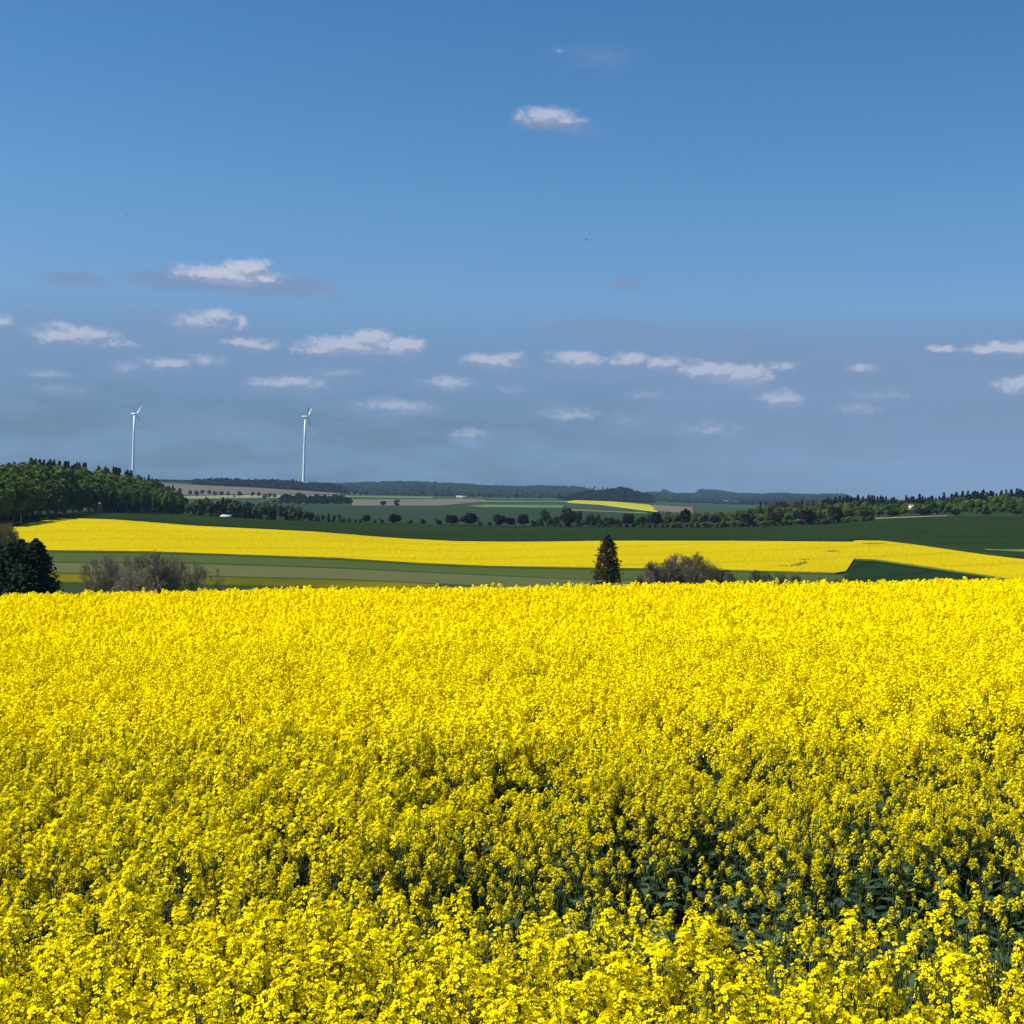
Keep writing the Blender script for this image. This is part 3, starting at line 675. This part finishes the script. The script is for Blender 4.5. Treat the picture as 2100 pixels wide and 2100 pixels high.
bare(92, 1492, 1170, 200, .85, 'green bush leaning low right of the middle thicket', leaves=3200, lm=M_dkl)
bare(93, 1558, 1173, 204, .75, 'small dark bush standing apart on the grey green strip', leaves=2600, lm=M_dkl)
bare(94, 1602, 1178, 204, .7, 'small thin bush, left one of the low pair', leaves=1500, lm=M_dkl, stems=6)
bare(95, 1630, 1182, 206, .7, 'small thin bush, right one of the low pair', leaves=1500, lm=M_dkl, stems=6)
bare(96, 1688, 1186, 204, .8, 'low olive bush left of the dark green wedge field', leaves=1200, lm=M_bud, stems=6)
bare(97, 1722, 1188, 205, .9, 'low twiggy bush touching the dark green wedge field', leaves=900, lm=M_dkl, stems=6)

# ---- farther land: lane trees, clumps, woods on the hills
RT = []
for s in (40, 41, 42):
    V, Fq, r = lobes_crown(s, 420, .3, .36, .06, nl=10); tv, tf = trunk_limbs(s, .6, .03, .2, 4)
    RT.append(mesh('lane_tree', [(V, Fq, 0, r), (tv, tf, 1, None)], [M_brush, M_bark]))
for i, (px, top) in enumerate([(390, 1004), (403, 1005), (415, 1003), (429, 1003), (441, 1006), (454, 1006), (468, 1006), (492, 1006), (518, 1007), (531, 1007), (543, 1012), (553, 1010), (563, 1010), (480, 1014)]):
    Y = dist(px, top + (17 if i < 13 else 8), 1350, 2100); plant_tree(RT, 'lane_tree', 'small brownish tree in the row before the bare brown field', 'tree', px, top, Y, random.uniform(.75, .95), 'row of small trees before the brown field', i)
DKT = [broad(s, M_wood, .03, .42, 500, .06, 10) for s in (43, 44, 45)]; DKG = [broad(s, M_wood2, .03, .5, 500, .06, 10) for s in (46, 47)]
for i, (px, top) in enumerate([(578, 1013), (590, 1011), (600, 1012), (612, 1008), (624, 1013), (636, 1012), (648, 1011), (660, 1013), (672, 1012), (684, 1013), (695, 1012), (706, 1016), (716, 1021), (630, 1018), (655, 1020), (680, 1019)]):
    plant_tree(DKT, 'dark_tree', 'dark tree in the clump left of the green far field', 'tree', px, top, 1480 + random.uniform(-25, 60), random.uniform(1., 1.3), 'dark clump left of the green far field', i)
for i, px in enumerate(range(590, 722, 9)):
    plant_tree(DKT, 'dark_tree', 'dark tree in the front of the clump left of the green far field', 'tree', px, 1018 + random.uniform(-3, 5), 1420 + random.uniform(-12, 20), random.uniform(1.1, 1.5), 'front of the dark clump by the far field', i)
for i, (px, top) in enumerate([(548, 1026), (562, 1024), (575, 1024), (615, 1022), (628, 1022)]):
    plant_tree(DKG, 'rounded_bush', 'paler rounded bush before the dark clump in the far valley', 'bush', px, top, 1400 + random.uniform(-20, 20), random.uniform(1.2, 1.5), 'paler bushes before the dark clump', i)
plant_tree(DKG, 'rounded_tree', 'left one of two round trees on the far green field edge', 'tree', 786, 1024, dist(786, 1039, 1200, 2000), 1.0, None, 0)
plant_tree(DKG, 'rounded_tree', 'right one of two round trees on the far green field edge', 'tree', 815, 1024, dist(815, 1039, 1200, 2000), 1.1, None, 1)
for i, px in enumerate([717, 728, 740, 752, 783, 797, 812, 827, 840, 852, 868, 895, 909, 923, 938, 968, 982, 994, 1005, 1025, 1042, 1060, 1078, 1110, 1148]):
    b = ip(px, [(700, 1016), (800, 1017), (1000, 1022), (1150, 1024)]); plant_tree(DKT, 'dark_tree', 'small dark tree in the line at the foot of the long wooded hill', 'tree', px, b - random.uniform(6, 13), dist(px, b, 2000, 2900), random.uniform(.8, 1.1), 'tree line at the foot of the wooded hill', i)
POP = [broad(s, M_wood, .02, .16, 300, .06, 10) for s in (48, 49)]
for i, (px, top) in enumerate([(1190, 997), (1198, 997), (1219, 996), (1228, 1001), (1237, 998), (1246, 999)]):
    plant_tree(POP, 'poplar_tree', 'slim tree standing up on the far skyline above the yellow field', 'tree', px, top, 4250, 1.2, 'slim trees on the far skyline', i)


def wood(name, x0, x1, top, bot, lo, hi, n, s, m, label, lift=9.):
    """A far wood as one mass: many small lumpy crowns standing on the hill between two photo curves."""
    g = np.random.default_rng(int(x0)); pos = []; hs = []
    for _ in range(n):
        px = g.uniform(x0, x1); pt, pb = ip(px, top), ip(px, bot); f = g.random()
        py = pb + (pt - pb) * f; Y = lo + (hi - lo) * f + g.normal(0, 15); a = AS(px, py)[0]; x = a * Y; pos.append((x, Y, float(gz(x, Y)))); hs.append(min(32, max(5, top_h(px, py, Y))))
    pos = np.array(pos); V, Fq, r = lobes_crown(x0 + 1, 60, .05, .5, .2, nl=6); ln = len(V)
    sc = s * g.uniform(.7, 1.25, n); Vv, Ff = inst(V, Fq, pos, g.uniform(0, 6.28, n), np.stack([sc * 1.1, sc * 1.1, np.array(hs) * g.uniform(.86, 1.06, n)], 1))
    rn = np.repeat(np.clip(g.random(n) * .6 + .2, 0, 1), ln)
    o = obj(name, mesh(name, [(Vv, Ff, 0, rn)], [m]), kind='stuff'); o['label'] = label; o['category'] = 'wood'


wood('far_wood', 402, 708, [(402, 982), (440, 980), (520, 982), (560, 983), (605, 984), (618, 988), (634, 989), (650, 988), (690, 992), (708, 999)], [(402, 993), (450, 995), (560, 999), (690, 1008), (708, 1010)], 2310, 2600, 1300, 13, M_wood, 'dark even wood on the ridge behind the brown field', 17)
wood('far_wood', 300, 412, [(300, 983), (412, 983)], [(300, 989), (412, 991)], 3000, 3600, 350, 16, M_wood, 'blue distant wood at the skyline beside the left wood', 12)
wood('hill_wood', 640, 1212, [(640, 988), (700, 989), (760, 986), (850, 985), (920, 988), (970, 990), (985, 995), (1020, 993), (1060, 995), (1100, 993), (1140, 994), (1180, 995), (1212, 1003)], [(640, 1000), (700, 1012), (1000, 1018), (1212, 1021)], 3000, 4400, 4200, 17, M_wood2, 'long blue green wood covering the far hill', 15)
wood('far_wood', 1156, 1338, [(1156, 1020), (1175, 1013), (1200, 1008), (1240, 1006), (1265, 1001), (1285, 1003), (1310, 1010), (1338, 1017)], [(1156, 1025), (1200, 1024), (1338, 1030)], 2380, 2700, 1000, 15, M_wood, 'rounded wood directly above the far yellow field', 22)
wood('hill_wood', 1325, 1530, [(1325, 1008), (1356, 1008), (1363, 1001), (1372, 1009), (1425, 1011), (1440, 1002), (1470, 1003), (1500, 1008), (1530, 1013)], [(1325, 1026), (1530, 1032)], 3100, 5500, 1800, 20, M_wood2, 'wooded dome on the far skyline right of the middle', 17)
wood('far_wood', 1520, 1740, [(1520, 1014), (1560, 1012), (1600, 1009), (1680, 1013), (1690, 1011), (1730, 1011), (1740, 1016)], [(1520, 1026), (1740, 1026)], 3100, 5500, 1500, 20, M_wood, 'low blue wood on the farthest skyline above the right wood', 16)

# ------------------------------------------------------------------ built things
M_white = mat('white_paint', (.84, .85, .86), rough=.4, var=.03, scale=.3, spec=.4)
M_wall = mat('pale_render', (.72, .70, .64), rough=.8, var=.06, scale=.5)
M_roof = mat('roof_slate', (.16, .14, .14), rough=.7, var=.2, scale=1)
M_paler = mat('pale_sheet', (.40, .39, .34), rough=.6, var=.1, scale=1)
M_glass = mat('window_glass', (.03, .035, .04), rough=.15, spec=.5)
M_board = mat('pale_boards', (.68, .64, .42), rough=.8, var=.12, scale=3)
M_post = mat('timber', (.20, .16, .09), rough=.85, var=.25, scale=4)


def blade_mesh(Lb):
    n = 14; V, Fq = [], []
    for i in range(n):
        t = i / (n - 1); c = np.interp(t, [0, .06, .2, .6, 1], [1.2, 1.4, 2.1, 1.2, .4]) * Lb / 34; th = np.interp(t, [0, .2, 1], [.85, .35, .06]) * Lb / 34; tw = -math.radians(70 + 14 * (1 - t)); bend = 2.5 * t * t
        for u in range(8):
            a = 2 * math.pi * u / 8; xx, yy = math.cos(a) * c * .6, math.sin(a) * th * .6
            V.append((bend + yy * math.cos(tw) - xx * math.sin(tw), xx * math.cos(tw) + yy * math.sin(tw), t * Lb))
    for i in range(n - 1):
        for u in range(8): Fq.append((i * 8 + u, i * 8 + (u + 1) % 8, (i + 1) * 8 + (u + 1) % 8, (i + 1) * 8 + u))
    return mesh('blade', [(np.array(V), np.array(Fq), 0)], [M_white], True)


def turbine(px, py, Y, hub, lab, ang, Lb, yaw, tilt, cone):
    p = spot(px, Y, py); z = top_h(px, py, Y) ; t = thing('wind_turbine', lab, 'wind turbine', p, group='wind turbines on the ridge', rz=yaw)
    V, Fq = lathe([(2.9, -3), (2.8, 2), (2.4, z * .35), (1.95, z * .7), (1.5, z - 1.6), (0, z - 1.5)], 20); obj('tower', mesh('tower', [(V, Fq, 0)], [M_white], True), parent=t)
    prof = [(0, -6.3), (1.5, -6), (1.95, -4.3), (2.0, 1.9), (1.75, 3.2), (0, 3.3)]; V, Fq = lathe(prof, 14); V = np.stack([V[:, 2], V[:, 0], V[:, 1] + z + .1], 1)
    obj('nacelle', mesh('nacelle', [(V, Fq, 0)], [M_white], True), parent=t)
    h = obj('hub', mesh('hub', [(lathe([(1.3, -1.3), (1.45, 0), (1.2, .9), (.6, 1.7), (0, 2)], 14)[0][:, [2, 0, 1]], lathe([(1.3, -1.3), (1.45, 0), (1.2, .9), (.6, 1.7), (0, 2)], 14)[1], 0)], [M_white], True), (5.0, 0, z + .2), t)
    h.rotation_euler = (0, math.radians(-tilt), 0)
    bm = blade_mesh(Lb)
    for kk in range(3):
        b = obj('blade', bm, (0, 0, 0), h); b.rotation_euler = (Matrix.Rotation(math.radians(ang + 120 * kk), 4, 'X') @ Matrix.Rotation(math.radians(cone), 4, 'Y')).to_euler()


turbine(275.5, 849, 2750, 98, 'white wind turbine rising behind the left wood', 184, 29, math.radians(-6), 14, 4)
turbine(626, 855, 2750, 98, 'white wind turbine standing on the ridge of the dark far wood', 178, 41, math.radians(4), 8, 8)

# hunting tower at the edge of the right wood
Y = 566.; p = spot(1869, Y, 1062); ht = thing('hunting_tower', 'pale boxy hunting hide on tall timber legs before the right wood', 'hunting hide', p, rz=.25)
obj('cabin', mesh('cabin', [(*box(-.95, .95, -.8, .8, 3.1, 4.9), 0)], [M_board]), parent=ht)
obj('platform', mesh('platform', [(*box(-1.25, 1.25, -1.1, 1.1, 2.9, 3.09), 0)], [M_post]), parent=ht)
V, Fq = box(-1.15, 1.15, -1.0, 1.0, 4.91, 5.03); V[[4, 5], 2] -= .0; V[[6, 7], 2] += .3; obj('roof', mesh('roof', [(V, Fq, 0)], [M_roof]), parent=ht)
obj('window', mesh('window', [(*box(-.5, .5, -.83, -.81, 4.1, 4.5), 0)], [M_glass]), parent=ht)
for sx_ in (-1, 1):
    for sy_ in (-1, 1):
        A = np.array([[sx_ * 1.25, sy_ * 1.1, -.1]]); B = np.array([[sx_ * .9, sy_ * .75, 2.89]]); obj('leg', mesh('leg', [(*strips(A, B, .13, .11), 0)], [M_post]), parent=ht)
la = [[(s_ * .28, -1.9, 0), (s_ * .28, -1.12, 3.0)] for s_ in (-1, 1)] + [[(-.28, -1.9 + .78 * i / 9, 3. * i / 9), (.28, -1.9 + .78 * i / 9, 3. * i / 9)] for i in range(1, 9)]
la = np.array(la, float); obj('ladder', mesh('ladder', [(*strips(la[:, 0], la[:, 1], .05, .05), 0)], [M_post]), parent=ht)
# a small pale hide in the shade of the left wood
Y = dist(205, 1055, 400, 558); p = spot(205, Y - 3, 1055); z = top_h(205, 1033, Y - 3); hh = thing('raised_hide', 'tiny pale raised hide in the dark edge of the left wood', 'hunting hide', p)
obj('cabin', mesh('cabin', [(*box(-.4, .4, -.35, .35, z - .25, z + .3), 0)], [M_paler]), parent=hh)
for sx_ in (-1, 1):
    for sy_ in (-1, 1): obj('leg', mesh('leg', [(*strips(np.array([[sx_ * .7, sy_ * .6, -.1]]), np.array([[sx_ * .4, sy_ * .3, z - .36]]), .06, .06), 0)], [M_post]), parent=hh)
# low open shelter with a pale sheet roof
Y = 553.; p = spot(462, Y, 1062); zt = top_h(462, 1057, Y); sh = thing('field_shelter', 'low shelter with a pale slanting sheet roof at the belt of young trees', 'shelter', p, rz=.1)
V, Fq = box(-2.1, 2.1, -1.3, 1.3, zt - .55, zt - .45); V[V[:, 1] > 0, 2] += .75; V[V[:, 1] > 0, 0] += .5; obj('roof', mesh('roof', [(V, Fq, 0)], [M_paler]), parent=sh)
for sx_ in (-1, 1):
    for sy_ in (-1, 1): obj('post', mesh('post', [(*strips(np.array([[sx_ * 1.8, sy_ * 1.1, -.1]]), np.array([[sx_ * 1.8, sy_ * 1.1, zt - .5 + (.6 if sy_ > 0 else .0)]]), .08, .08), 0)], [M_post]), parent=sh)
obj('back_wall', mesh('back_wall', [(*box(-1.75, 1.75, 1.0, 1.06, .05, zt - .2), 0)], [M_post]), parent=sh)


def house(px, py, Y, w, d, h, rh, lab, rz, roofm=M_roof, cat='house', name='house', group=None):
    p = spot(px, Y, py); t = thing(name, lab, cat, p, rz=rz, group=group); zb = max(0., top_h(px, py, Y) - h * .5)
    obj('wall', mesh('wall', [(*box(-w / 2, w / 2, -d / 2, d / 2, -1, zb + h), 0)], [M_wall]), parent=t)
    z = zb + h; e = .5
    V = np.array([(-w / 2 - e, -d / 2 - e, z - .2), (w / 2 + e, -d / 2 - e, z - .2), (w / 2 + e, 0, z + rh), (-w / 2 - e, 0, z + rh), (-w / 2 - e, d / 2 + e, z - .2), (w / 2 + e, d / 2 + e, z - .2)]); V = np.concatenate([V, V + [0, 0, .25]])
    Fq = np.array([(6, 7, 8, 9), (9, 8, 11, 10), (1, 0, 3, 2), (2, 3, 4, 5), (0, 1, 7, 6), (5, 4, 10, 11), (0, 6, 9, 3), (3, 9, 10, 4), (7, 1, 2, 8), (8, 2, 5, 11)])
    obj('roof', mesh('roof', [(V, Fq, 0), (np.array([(-w / 2, -d / 2, z), (-w / 2, d / 2, z), (-w / 2, 0, z + rh), (w / 2, -d / 2, z), (w / 2, d / 2, z), (w / 2, 0, z + rh)]), np.array([(0, 2, 1), (3, 4, 5)]), 1)], [roofm, M_wall]), parent=t)
    for i in range(max(2, int(w / 4))):
        x = -w / 2 + w * (i + .5) / max(2, int(w / 4)); obj('window', mesh('window', [(*box(x - .5, x + .5, -d / 2 - .06, -d / 2 + .02, zb + h * .4, zb + h * .8), 0)], [M_glass]), parent=t)


house(946, 1021, 2450, 17, 7, 2.6, 1.4, 'long low pale barn below the wooded hill', 0, M_paler, 'barn', 'barn')
house(1531, 1027, 3900, 11, 8, 6, 3, 'bright white house at the foot of the far wooded dome', .1)
house(1540, 1029, 3800, 8, 7, 5, 3, 'lower white house just right of the bright white one', -.2)
house(1489, 1036, 3300, 8, 6, 4, 2.5, 'pale house half hidden by trees in the far village, leftmost', .2)
house(1513, 1035, 3300, 9, 7, 4, 2.5, 'pale house in the far village below the bright white one', -.1)

# flies in the air
M_fly = mat('fly_body', (.006, .006, .008), rough=.4)
M_wing = mat('fly_wing', (.15, .15, .17), rough=.3, trans=.5)


def fly(px, py, Y, s, lab):
    v = ray(px, py); v = v / v[1] * Y; o = thing('flying_insect', lab, 'insect', (v[0], v[1], v[2] + ZC), rz=random.uniform(0, 6))
    V, Fq = lathe([(0, -1), (.35, -.85), (.45, -.3), (.28, .05), (.42, .35), (.3, .7), (.32, .85), (.12, 1.05), (0, 1.1)], 10); obj('body', mesh('body', [(V[:, [2, 0, 1]] * s, Fq, 0)], [M_fly], True), parent=o)
    for sg in (-1, 1):
        W_ = np.array([(.4, .2 * sg, .25), (.1, 1.2 * sg, .7), (-.5, 1.1 * sg, .65), (-.2, .2 * sg, .25)]) * s; W_ = np.concatenate([W_, W_ + [0, 0, .02 * s]])
        obj('wing', mesh('wing', [(W_, np.array([(0, 1, 2, 3), (7, 6, 5, 4), (0, 4, 5, 1), (1, 5, 6, 2), (2, 6, 7, 3), (3, 7, 4, 0)]), 0)], [M_wing]), parent=o)


fly(1203.5, 491.5, 9, .0085, 'black insect in the open sky, largest of the flying specks')
fly(260.5, 439, 14, .008, 'small dark insect high in the sky on the left')
fly(1030, 812, 16, .007, 'tiny insect just above the low clouds in the middle')
fly(78, 833, 16, .006, 'tiny insect left of the first wind turbine')

# ------------------------------------------------------------------ the near rape crop
M_pet = mat('rape_petal', (.95, .79, .001), rough=.7, var=.05, scale=30, trans=.28, attr=.2, spec=.02)
M_bdd = mat('rape_bud', (.45, .44, .02), rough=.7, attr=.2)
M_stm = mat('rape_stem', (.065, .095, .022), rough=.6, attr=.35, spec=.3)
M_lf = mat('rape_leaf', (.045, .082, .040), rough=.55, attr=.4, trans=.15, scale=6, spec=.3)
CROP = [M_pet, M_bdd, M_stm, M_lf]
g = np.random.default_rng(11)


def raceme(seed, nf, h, R, pl, style):
    """Flower head with its base at the origin. style 2: four petals per flower, 1: two quads, 0: one quad."""
    gg = np.random.default_rng(seed); P, Bd, St = [], [], []
    for i in range(nf):
        t = (i + .5) / nf; an = i * 2.399 + gg.uniform(-.4, .4); e = math.radians(8 + 66 * t ** 1.3) + gg.uniform(-.25, .25)
        d = np.array([math.cos(an) * math.cos(e), math.sin(an) * math.cos(e), math.sin(e)]); ax = np.array([0, 0, h * (.12 + .8 * t)])
        c = ax + d * R * (1 - .45 * t) * gg.uniform(.8, 1.15); St.append((ax - [0, 0, .008], c))
        nrm = d + [0, 0, .35] + gg.normal(0, .35, 3); nrm /= np.linalg.norm(nrm); u = np.cross(nrm, gg.normal(size=3)); u /= np.linalg.norm(u); w = np.cross(nrm, u)
        if style == 2:
            for kk in range(4):
                a = kk * math.pi / 2 + gg.uniform(-.15, .15); ee = u * math.cos(a) + w * math.sin(a); ff = -u * math.sin(a) + w * math.cos(a)
                P.append([c + ee * .001 - ff * .002, c + ee * pl * .75 - ff * pl * .5 + nrm * .002, c + ee * pl * 1.1 + nrm * .001, c + ee * pl * .75 + ff * pl * .5 + nrm * .002])
        elif style == 1:
            for sg in (-1, 1):
                P.append([c - u * pl * .8, c + u * pl * .8, c + u * pl * .7 + w * pl * sg + nrm * pl * .35, c - u * pl * .7 + w * pl * sg + nrm * pl * .35])
        else: P.append([c - u * pl - w * pl, c + u * pl - w * pl, c + u * pl + w * pl, c - u * pl + w * pl])
    P = np.array(P).reshape(-1, 3); Fp = np.arange(len(P)).reshape(-1, 4)
    nb = 8 if style == 2 else 3; bc = np.array([0, 0, h]) + gg.normal(0, R * .2, (nb, 3)); bv, bf = quads_at(bc, gg.normal(size=(nb, 3)) + [0, 0, 1], R * (.10 if style == 2 else .16), 1, gg)
    out = [(P, Fp, 0), (bv, bf, 1)]
    if style == 2:
        St = np.array(St); sv, sf = strips(St[:, 0], St[:, 1], .0011, .0008); av, af = strips(np.array([[0, 0, -.03]]), np.array([[0, 0, h]]), .0026, .0014)
        out += [(sv, sf, 2), (av, af, 2)]
    return out


LEAF_V = np.array([(0, 0, 0), (.02, .25, .05), (-.02, .25, .05), (.19, .5, .06), (-.19, .5, .06), (0, .5, .0), (.2, .8, -.06), (-.2, .8, -.06), (0, .8, -.1), (0, 1.08, -.26)], float)
LEAF_F = np.array([(0, 1, 5, 2), (1, 3, 6, 5), (5, 6, 9, 8), (2, 5, 7, 4), (5, 8, 9, 7)])

# where plants stand: jittered grid; a damaged low gap lies behind the first strip, deepest on the right
def crop_shape(x, y):
    """Bare share (deep leafy gap right behind the first strip), stunted share (low small-headed plants beyond it), crop height."""
    a = x / np.maximum(y, 1); n1 = vnoise(x * .9 + 5, y * .7, 1); n2 = vnoise(x * 2.1, y * 1.7, 2)
    st = 6.35 - .72 * sstep(-.16, .25, a) + (n2 - .5) * .7 + (n1 - .5) * .5; on = sstep(st, st + .4, y)
    wd = sstep(-.16, .16, a + (n1 - .5) * .12); deep = on * (1 - sstep(7.1 + 1.1 * wd, 8.0 + 1.4 * wd, y + (n2 - .5) * 1.2)) * (.34 + .52 * wd) * sstep(.25, .5, n2 + .35 * wd)
    e = 10.2 + 3.6 * wd + (n1 - .5) * 1.5; small = on * (1 - sstep(e - 4, e, y)) * (.72 + .26 * wd)
    gap = np.clip(deep, 0, 1), np.clip(small, 0, 1)
    H = 1.30 * (1 - .44 * gap[0] - .22 * gap[1] * (1 - gap[0])) + .10 * (vnoise(x * .35, y * .35, 4) - .5) * sstep(8, 14, y) - .06 * sstep(10, 24, y)
    return gap, H


def positions(y0, y1, dens, amax):
    n = int(dens * (y1 ** 2 - y0 ** 2) * amax * 1.08 + 8 * dens * 0)
    y = np.sqrt(g.uniform(y0 ** 2, y1 ** 2, n)); x = g.uniform(-1, 1, n) * (amax * y * 1.0 + .25); return x, y


def crop(x, y, lod, parts):
    """Adds flower heads, stems and leaves of all plants at x, y to parts."""
    gap, H = crop_shape(x, y); n = len(x); H = H + g.normal(0, .06 if lod else .045, n); z0 = gz(x, y)
    hx, hy = x + g.normal(0, .05, n), y + g.normal(0, .05, n); hz_ = z0 + H
    heads, bases = [np.stack([hx, hy, hz_], 1)], []
    nside = 9
    for s in range(nside):
        an = g.uniform(0, 6.28, n); rr = g.uniform(.04, .19, n); dz = g.uniform(.0, .36, n) * (1 - .3 * gap[1]) * (1 if s else .5)
        P = np.stack([hx + np.cos(an) * rr, hy + np.sin(an) * rr, hz_ - dz], 1)
        heads.append(P)
    keep = []
    for s in range(nside + 1):
        pr = np.clip(1 - .93 * gap[0], .05, 1) * (1 if s == 0 else .85)
        keep.append(g.random(n) < pr)
    Hd = np.concatenate([h[k] for h, k in zip(heads, keep)]); N_ = len(Hd)
    dry = np.concatenate([gap[1][k] for k in keep])
    nv = 6; which = g.integers(0, nv, N_)
    cfg = {2: (27, .085, .044, .0104, 2), 1: (19, .085, .046, .0102, 1), 0: (16, .075, .046, .0114, 0)}[lod]
    for v in range(nv):
        q = which == v; m = int(q.sum())
        if not m: continue
        sc = g.choice([.55, .75, .95, 1.1, 1.25], m) * g.uniform(.85, 1.15, m) * (1 - .42 * dry[q]); rz = g.uniform(0, 6.28, m); ti = g.normal(0, .32, m)
        for (tv, tf, mi) in raceme(100 + v, *cfg):
            if lod < 2 and mi == 1 and lod == 0: continue
            V, Fq = inst(tv, tf, Hd[q], rz, sc, ti); parts.append((V, Fq, mi, np.repeat(g.random(m), len(tv)) * .6 + g.random(len(V)) * .4))
    # stems
    b = np.stack([x, y, z0], 1); w = {2: .0055, 1: .006, 0: .009}[lod]
    V, Fq = strips(b, heads[0] - [0, 0, .01], w, w * .5); parts.append((V, Fq, 2, np.repeat(g.random(n), 6)))
    if lod > 0:
        for s in range(1, nside + 1):
            kk = keep[s]; f = g.uniform(.45, .75, n)[kk][:, None]; st = b[kk] + (heads[0][kk] - b[kk]) * f
            V, Fq = strips(st, heads[s][kk], w * .5, w * .35); parts.append((V, Fq, 2, np.repeat(g.random(kk.sum()), 6)))
    # leaves: large low ones and small ones on the stem
    for s in range({2: 10, 1: 5, 0: 1}[lod]):
        f = g.uniform(.15, .8, n); P = b + (heads[0] - b) * f[:, None]; ln = (.20 - .13 * f) * g.uniform(.5, 1.4, n)
        V, Fq = inst(LEAF_V, LEAF_F, P, g.uniform(0, 6.28, n), ln * (1.15 if lod else 1.6), g.uniform(-.1, .9, n)); parts.append((V, Fq, 3, np.repeat(g.random(n), len(LEAF_V))))


# the three hundred plants nearest the camera stand as plants of their own
def plant_proto(seed, n_heads):
    gg = np.random.default_rng(seed); H = 1.3; t = bpy.data.objects.new('rapeseed_plant', None)
    top = np.array([gg.normal(0, .04), gg.normal(0, .04), H]); hd = [top]; A = [np.zeros(3)]; B = [top]; w0 = [.0055]; w1 = [.003]
    for s in range(n_heads - 1):
        an = gg.uniform(0, 6.28); rr = gg.uniform(.05, .19); P = top + [math.cos(an) * rr, math.sin(an) * rr, -gg.uniform(.0, .32)]; f = gg.uniform(.45, .72); A.append(top * f); B.append(P); w0.append(.003); w1.append(.0022); hd.append(P)
    V, Fq = strips(np.array(A), np.array(B), np.array(w0), np.array(w1)); pieces = [('stem', mesh('stem', [(V, Fq, 0, gg.random(len(V)))], [M_stm]), (0, 0, 0), (0, 0, 0), 1.)]
    for P in hd: pieces.append(('flower_head', HEADS[gg.integers(0, len(HEADS))], tuple(P), (gg.normal(0, .3), gg.normal(0, .3), gg.uniform(0, 6.28)), gg.choice([.6, .8, 1., 1.15])))
    for s in range(3):
        f = gg.uniform(.35, .8); pieces.append(('leaf', LEAF, tuple(top * f), (gg.uniform(0, .8), 0, gg.uniform(0, 6.28)), (.25 - .17 * f) * gg.uniform(.8, 1.3)))
    return pieces


HEADS = [mesh('flower_head', [(a, b_, c, np.random.default_rng(i).random(len(a))) for i, (a, b_, c) in enumerate(raceme(100 + s, 26, .09, .044, .0106, 2))], CROP) for s in range(6)]
LEAF = mesh('leaf', [(LEAF_V, LEAF_F, 0)], [M_lf], True)
PROTO = [plant_proto(s, 7 + s % 4) for s in range(8)]
G1 = 'nearest rape plants along the bottom of the view'


def put_plant(i, x, y, H, lab, rz=None):
    k_ = H / 1.3; t = thing('rapeseed_plant', lab, 'rape plant', (x, y, float(gz(x, y))), group=G1, rz=random.uniform(0, 6.28) if rz is None else rz)
    for nm, me, lc, ro, sc in PROTO[i % 8]:
        o = obj(nm, me, (lc[0], lc[1], lc[2] * k_), t, 0, sc); o.rotation_euler = ro


# single tall heads that stand up against the dark leafy gap
TALL = [(1987, 1852, 'tallest rape plant standing up into the dark leafy gap on the right'), (1922, 1893, 'tall rape plant just left of the tallest one at the right gap'), (1716, 1888, 'upright rape plant with one plump head left of the dark gap middle'),
        (2040, 1915, 'rape plant leaning at the right edge below the tallest one'), (1768, 1903, 'rape plant with a broad double head before the dark gap'), (1831, 1905, 'small headed rape plant alone before the dark gap'), (1650, 1905, 'rape plant with a wide crown before the dark leaves'),
        (1475, 1893, 'rape plant at the left end of the dark leafy gap'), (1340, 1885, 'rape plant beside the deep shaded notch in the middle'), (1245, 1890, 'rape plant on the left rim of the shaded notch'), (1008, 1826, 'tall rape plant with a bright head near the middle of the near strip'), (772, 1812, 'tall rape plant left of the middle, above the near strip')]
taken = []
for i, (px, py, lab) in enumerate(TALL):
    Y = 5.6 if px > 1200 else 6.1; a, s = AS(px, py); zt = s * Y + ZC; x = a * Y; put_plant(i, x, Y, zt - float(gz(x, Y)) - .07, lab, 0.)
x, y = positions(3.5, 6.35, 33, .42)
gap, H = crop_shape(x, y); H = H + g.normal(0, .05, len(x)); z = gz(x, y) + H
v = np.stack([x, y, z - ZC], 1); dep = v @ f0; pxs = C0 + F * (v @ CR) / dep; pys = C0 - F * (v @ CU) / dep
vis = (pxs > -20) & (pxs < 2120) & (pys < 2230); order = np.argsort(np.where(vis, y, 99)); n_single = min(300 - len(TALL), int(vis.sum()))
single = order[:n_single]; rest = np.ones(len(x), bool); rest[single] = False
for j, i in enumerate(single): put_plant(j, float(x[i]), float(y[i]), float(H[i]), 'yellow flowering rape plant in the near strip along the bottom edge')
parts = []
crop(x[rest], y[rest], 2, parts)
crop(*positions(6.35, 11.5, 36, .43), 2, parts)
crop(*positions(11.5, 20, 33, .42), 1, parts)
crop(*positions(20, 44, 28, .42), 0, parts)
o = obj('rapeseed_crop', mesh('rapeseed_crop', parts, CROP), kind='stuff'); o['label'] = 'yellow flowering rape crop filling the whole near field'; o['category'] = 'crop'
parts = None

# ------------------------------------------------------------------ the air
HZ = bpy.data.materials.new('haze'); HZ.use_nodes = True; t = HZ.node_tree; t.nodes.clear()
pv = t.nodes.new('ShaderNodeVolumePrincipled'); pv.inputs['Density'].default_value = 0.00005; pv.inputs['Color'].default_value = (.45, .74, 1.0, 1); pv.inputs['Anisotropy'].default_value = 0.0
om = t.nodes.new('ShaderNodeOutputMaterial'); t.links.new(pv.outputs[0], om.inputs['Volume'])
zlo = float(GZ.min()) - 1.0
obj('haze', mesh('haze', [(*box(-7600, 7600, -120, 9300, zlo, 240), 0)], [HZ]), kind='stuff')
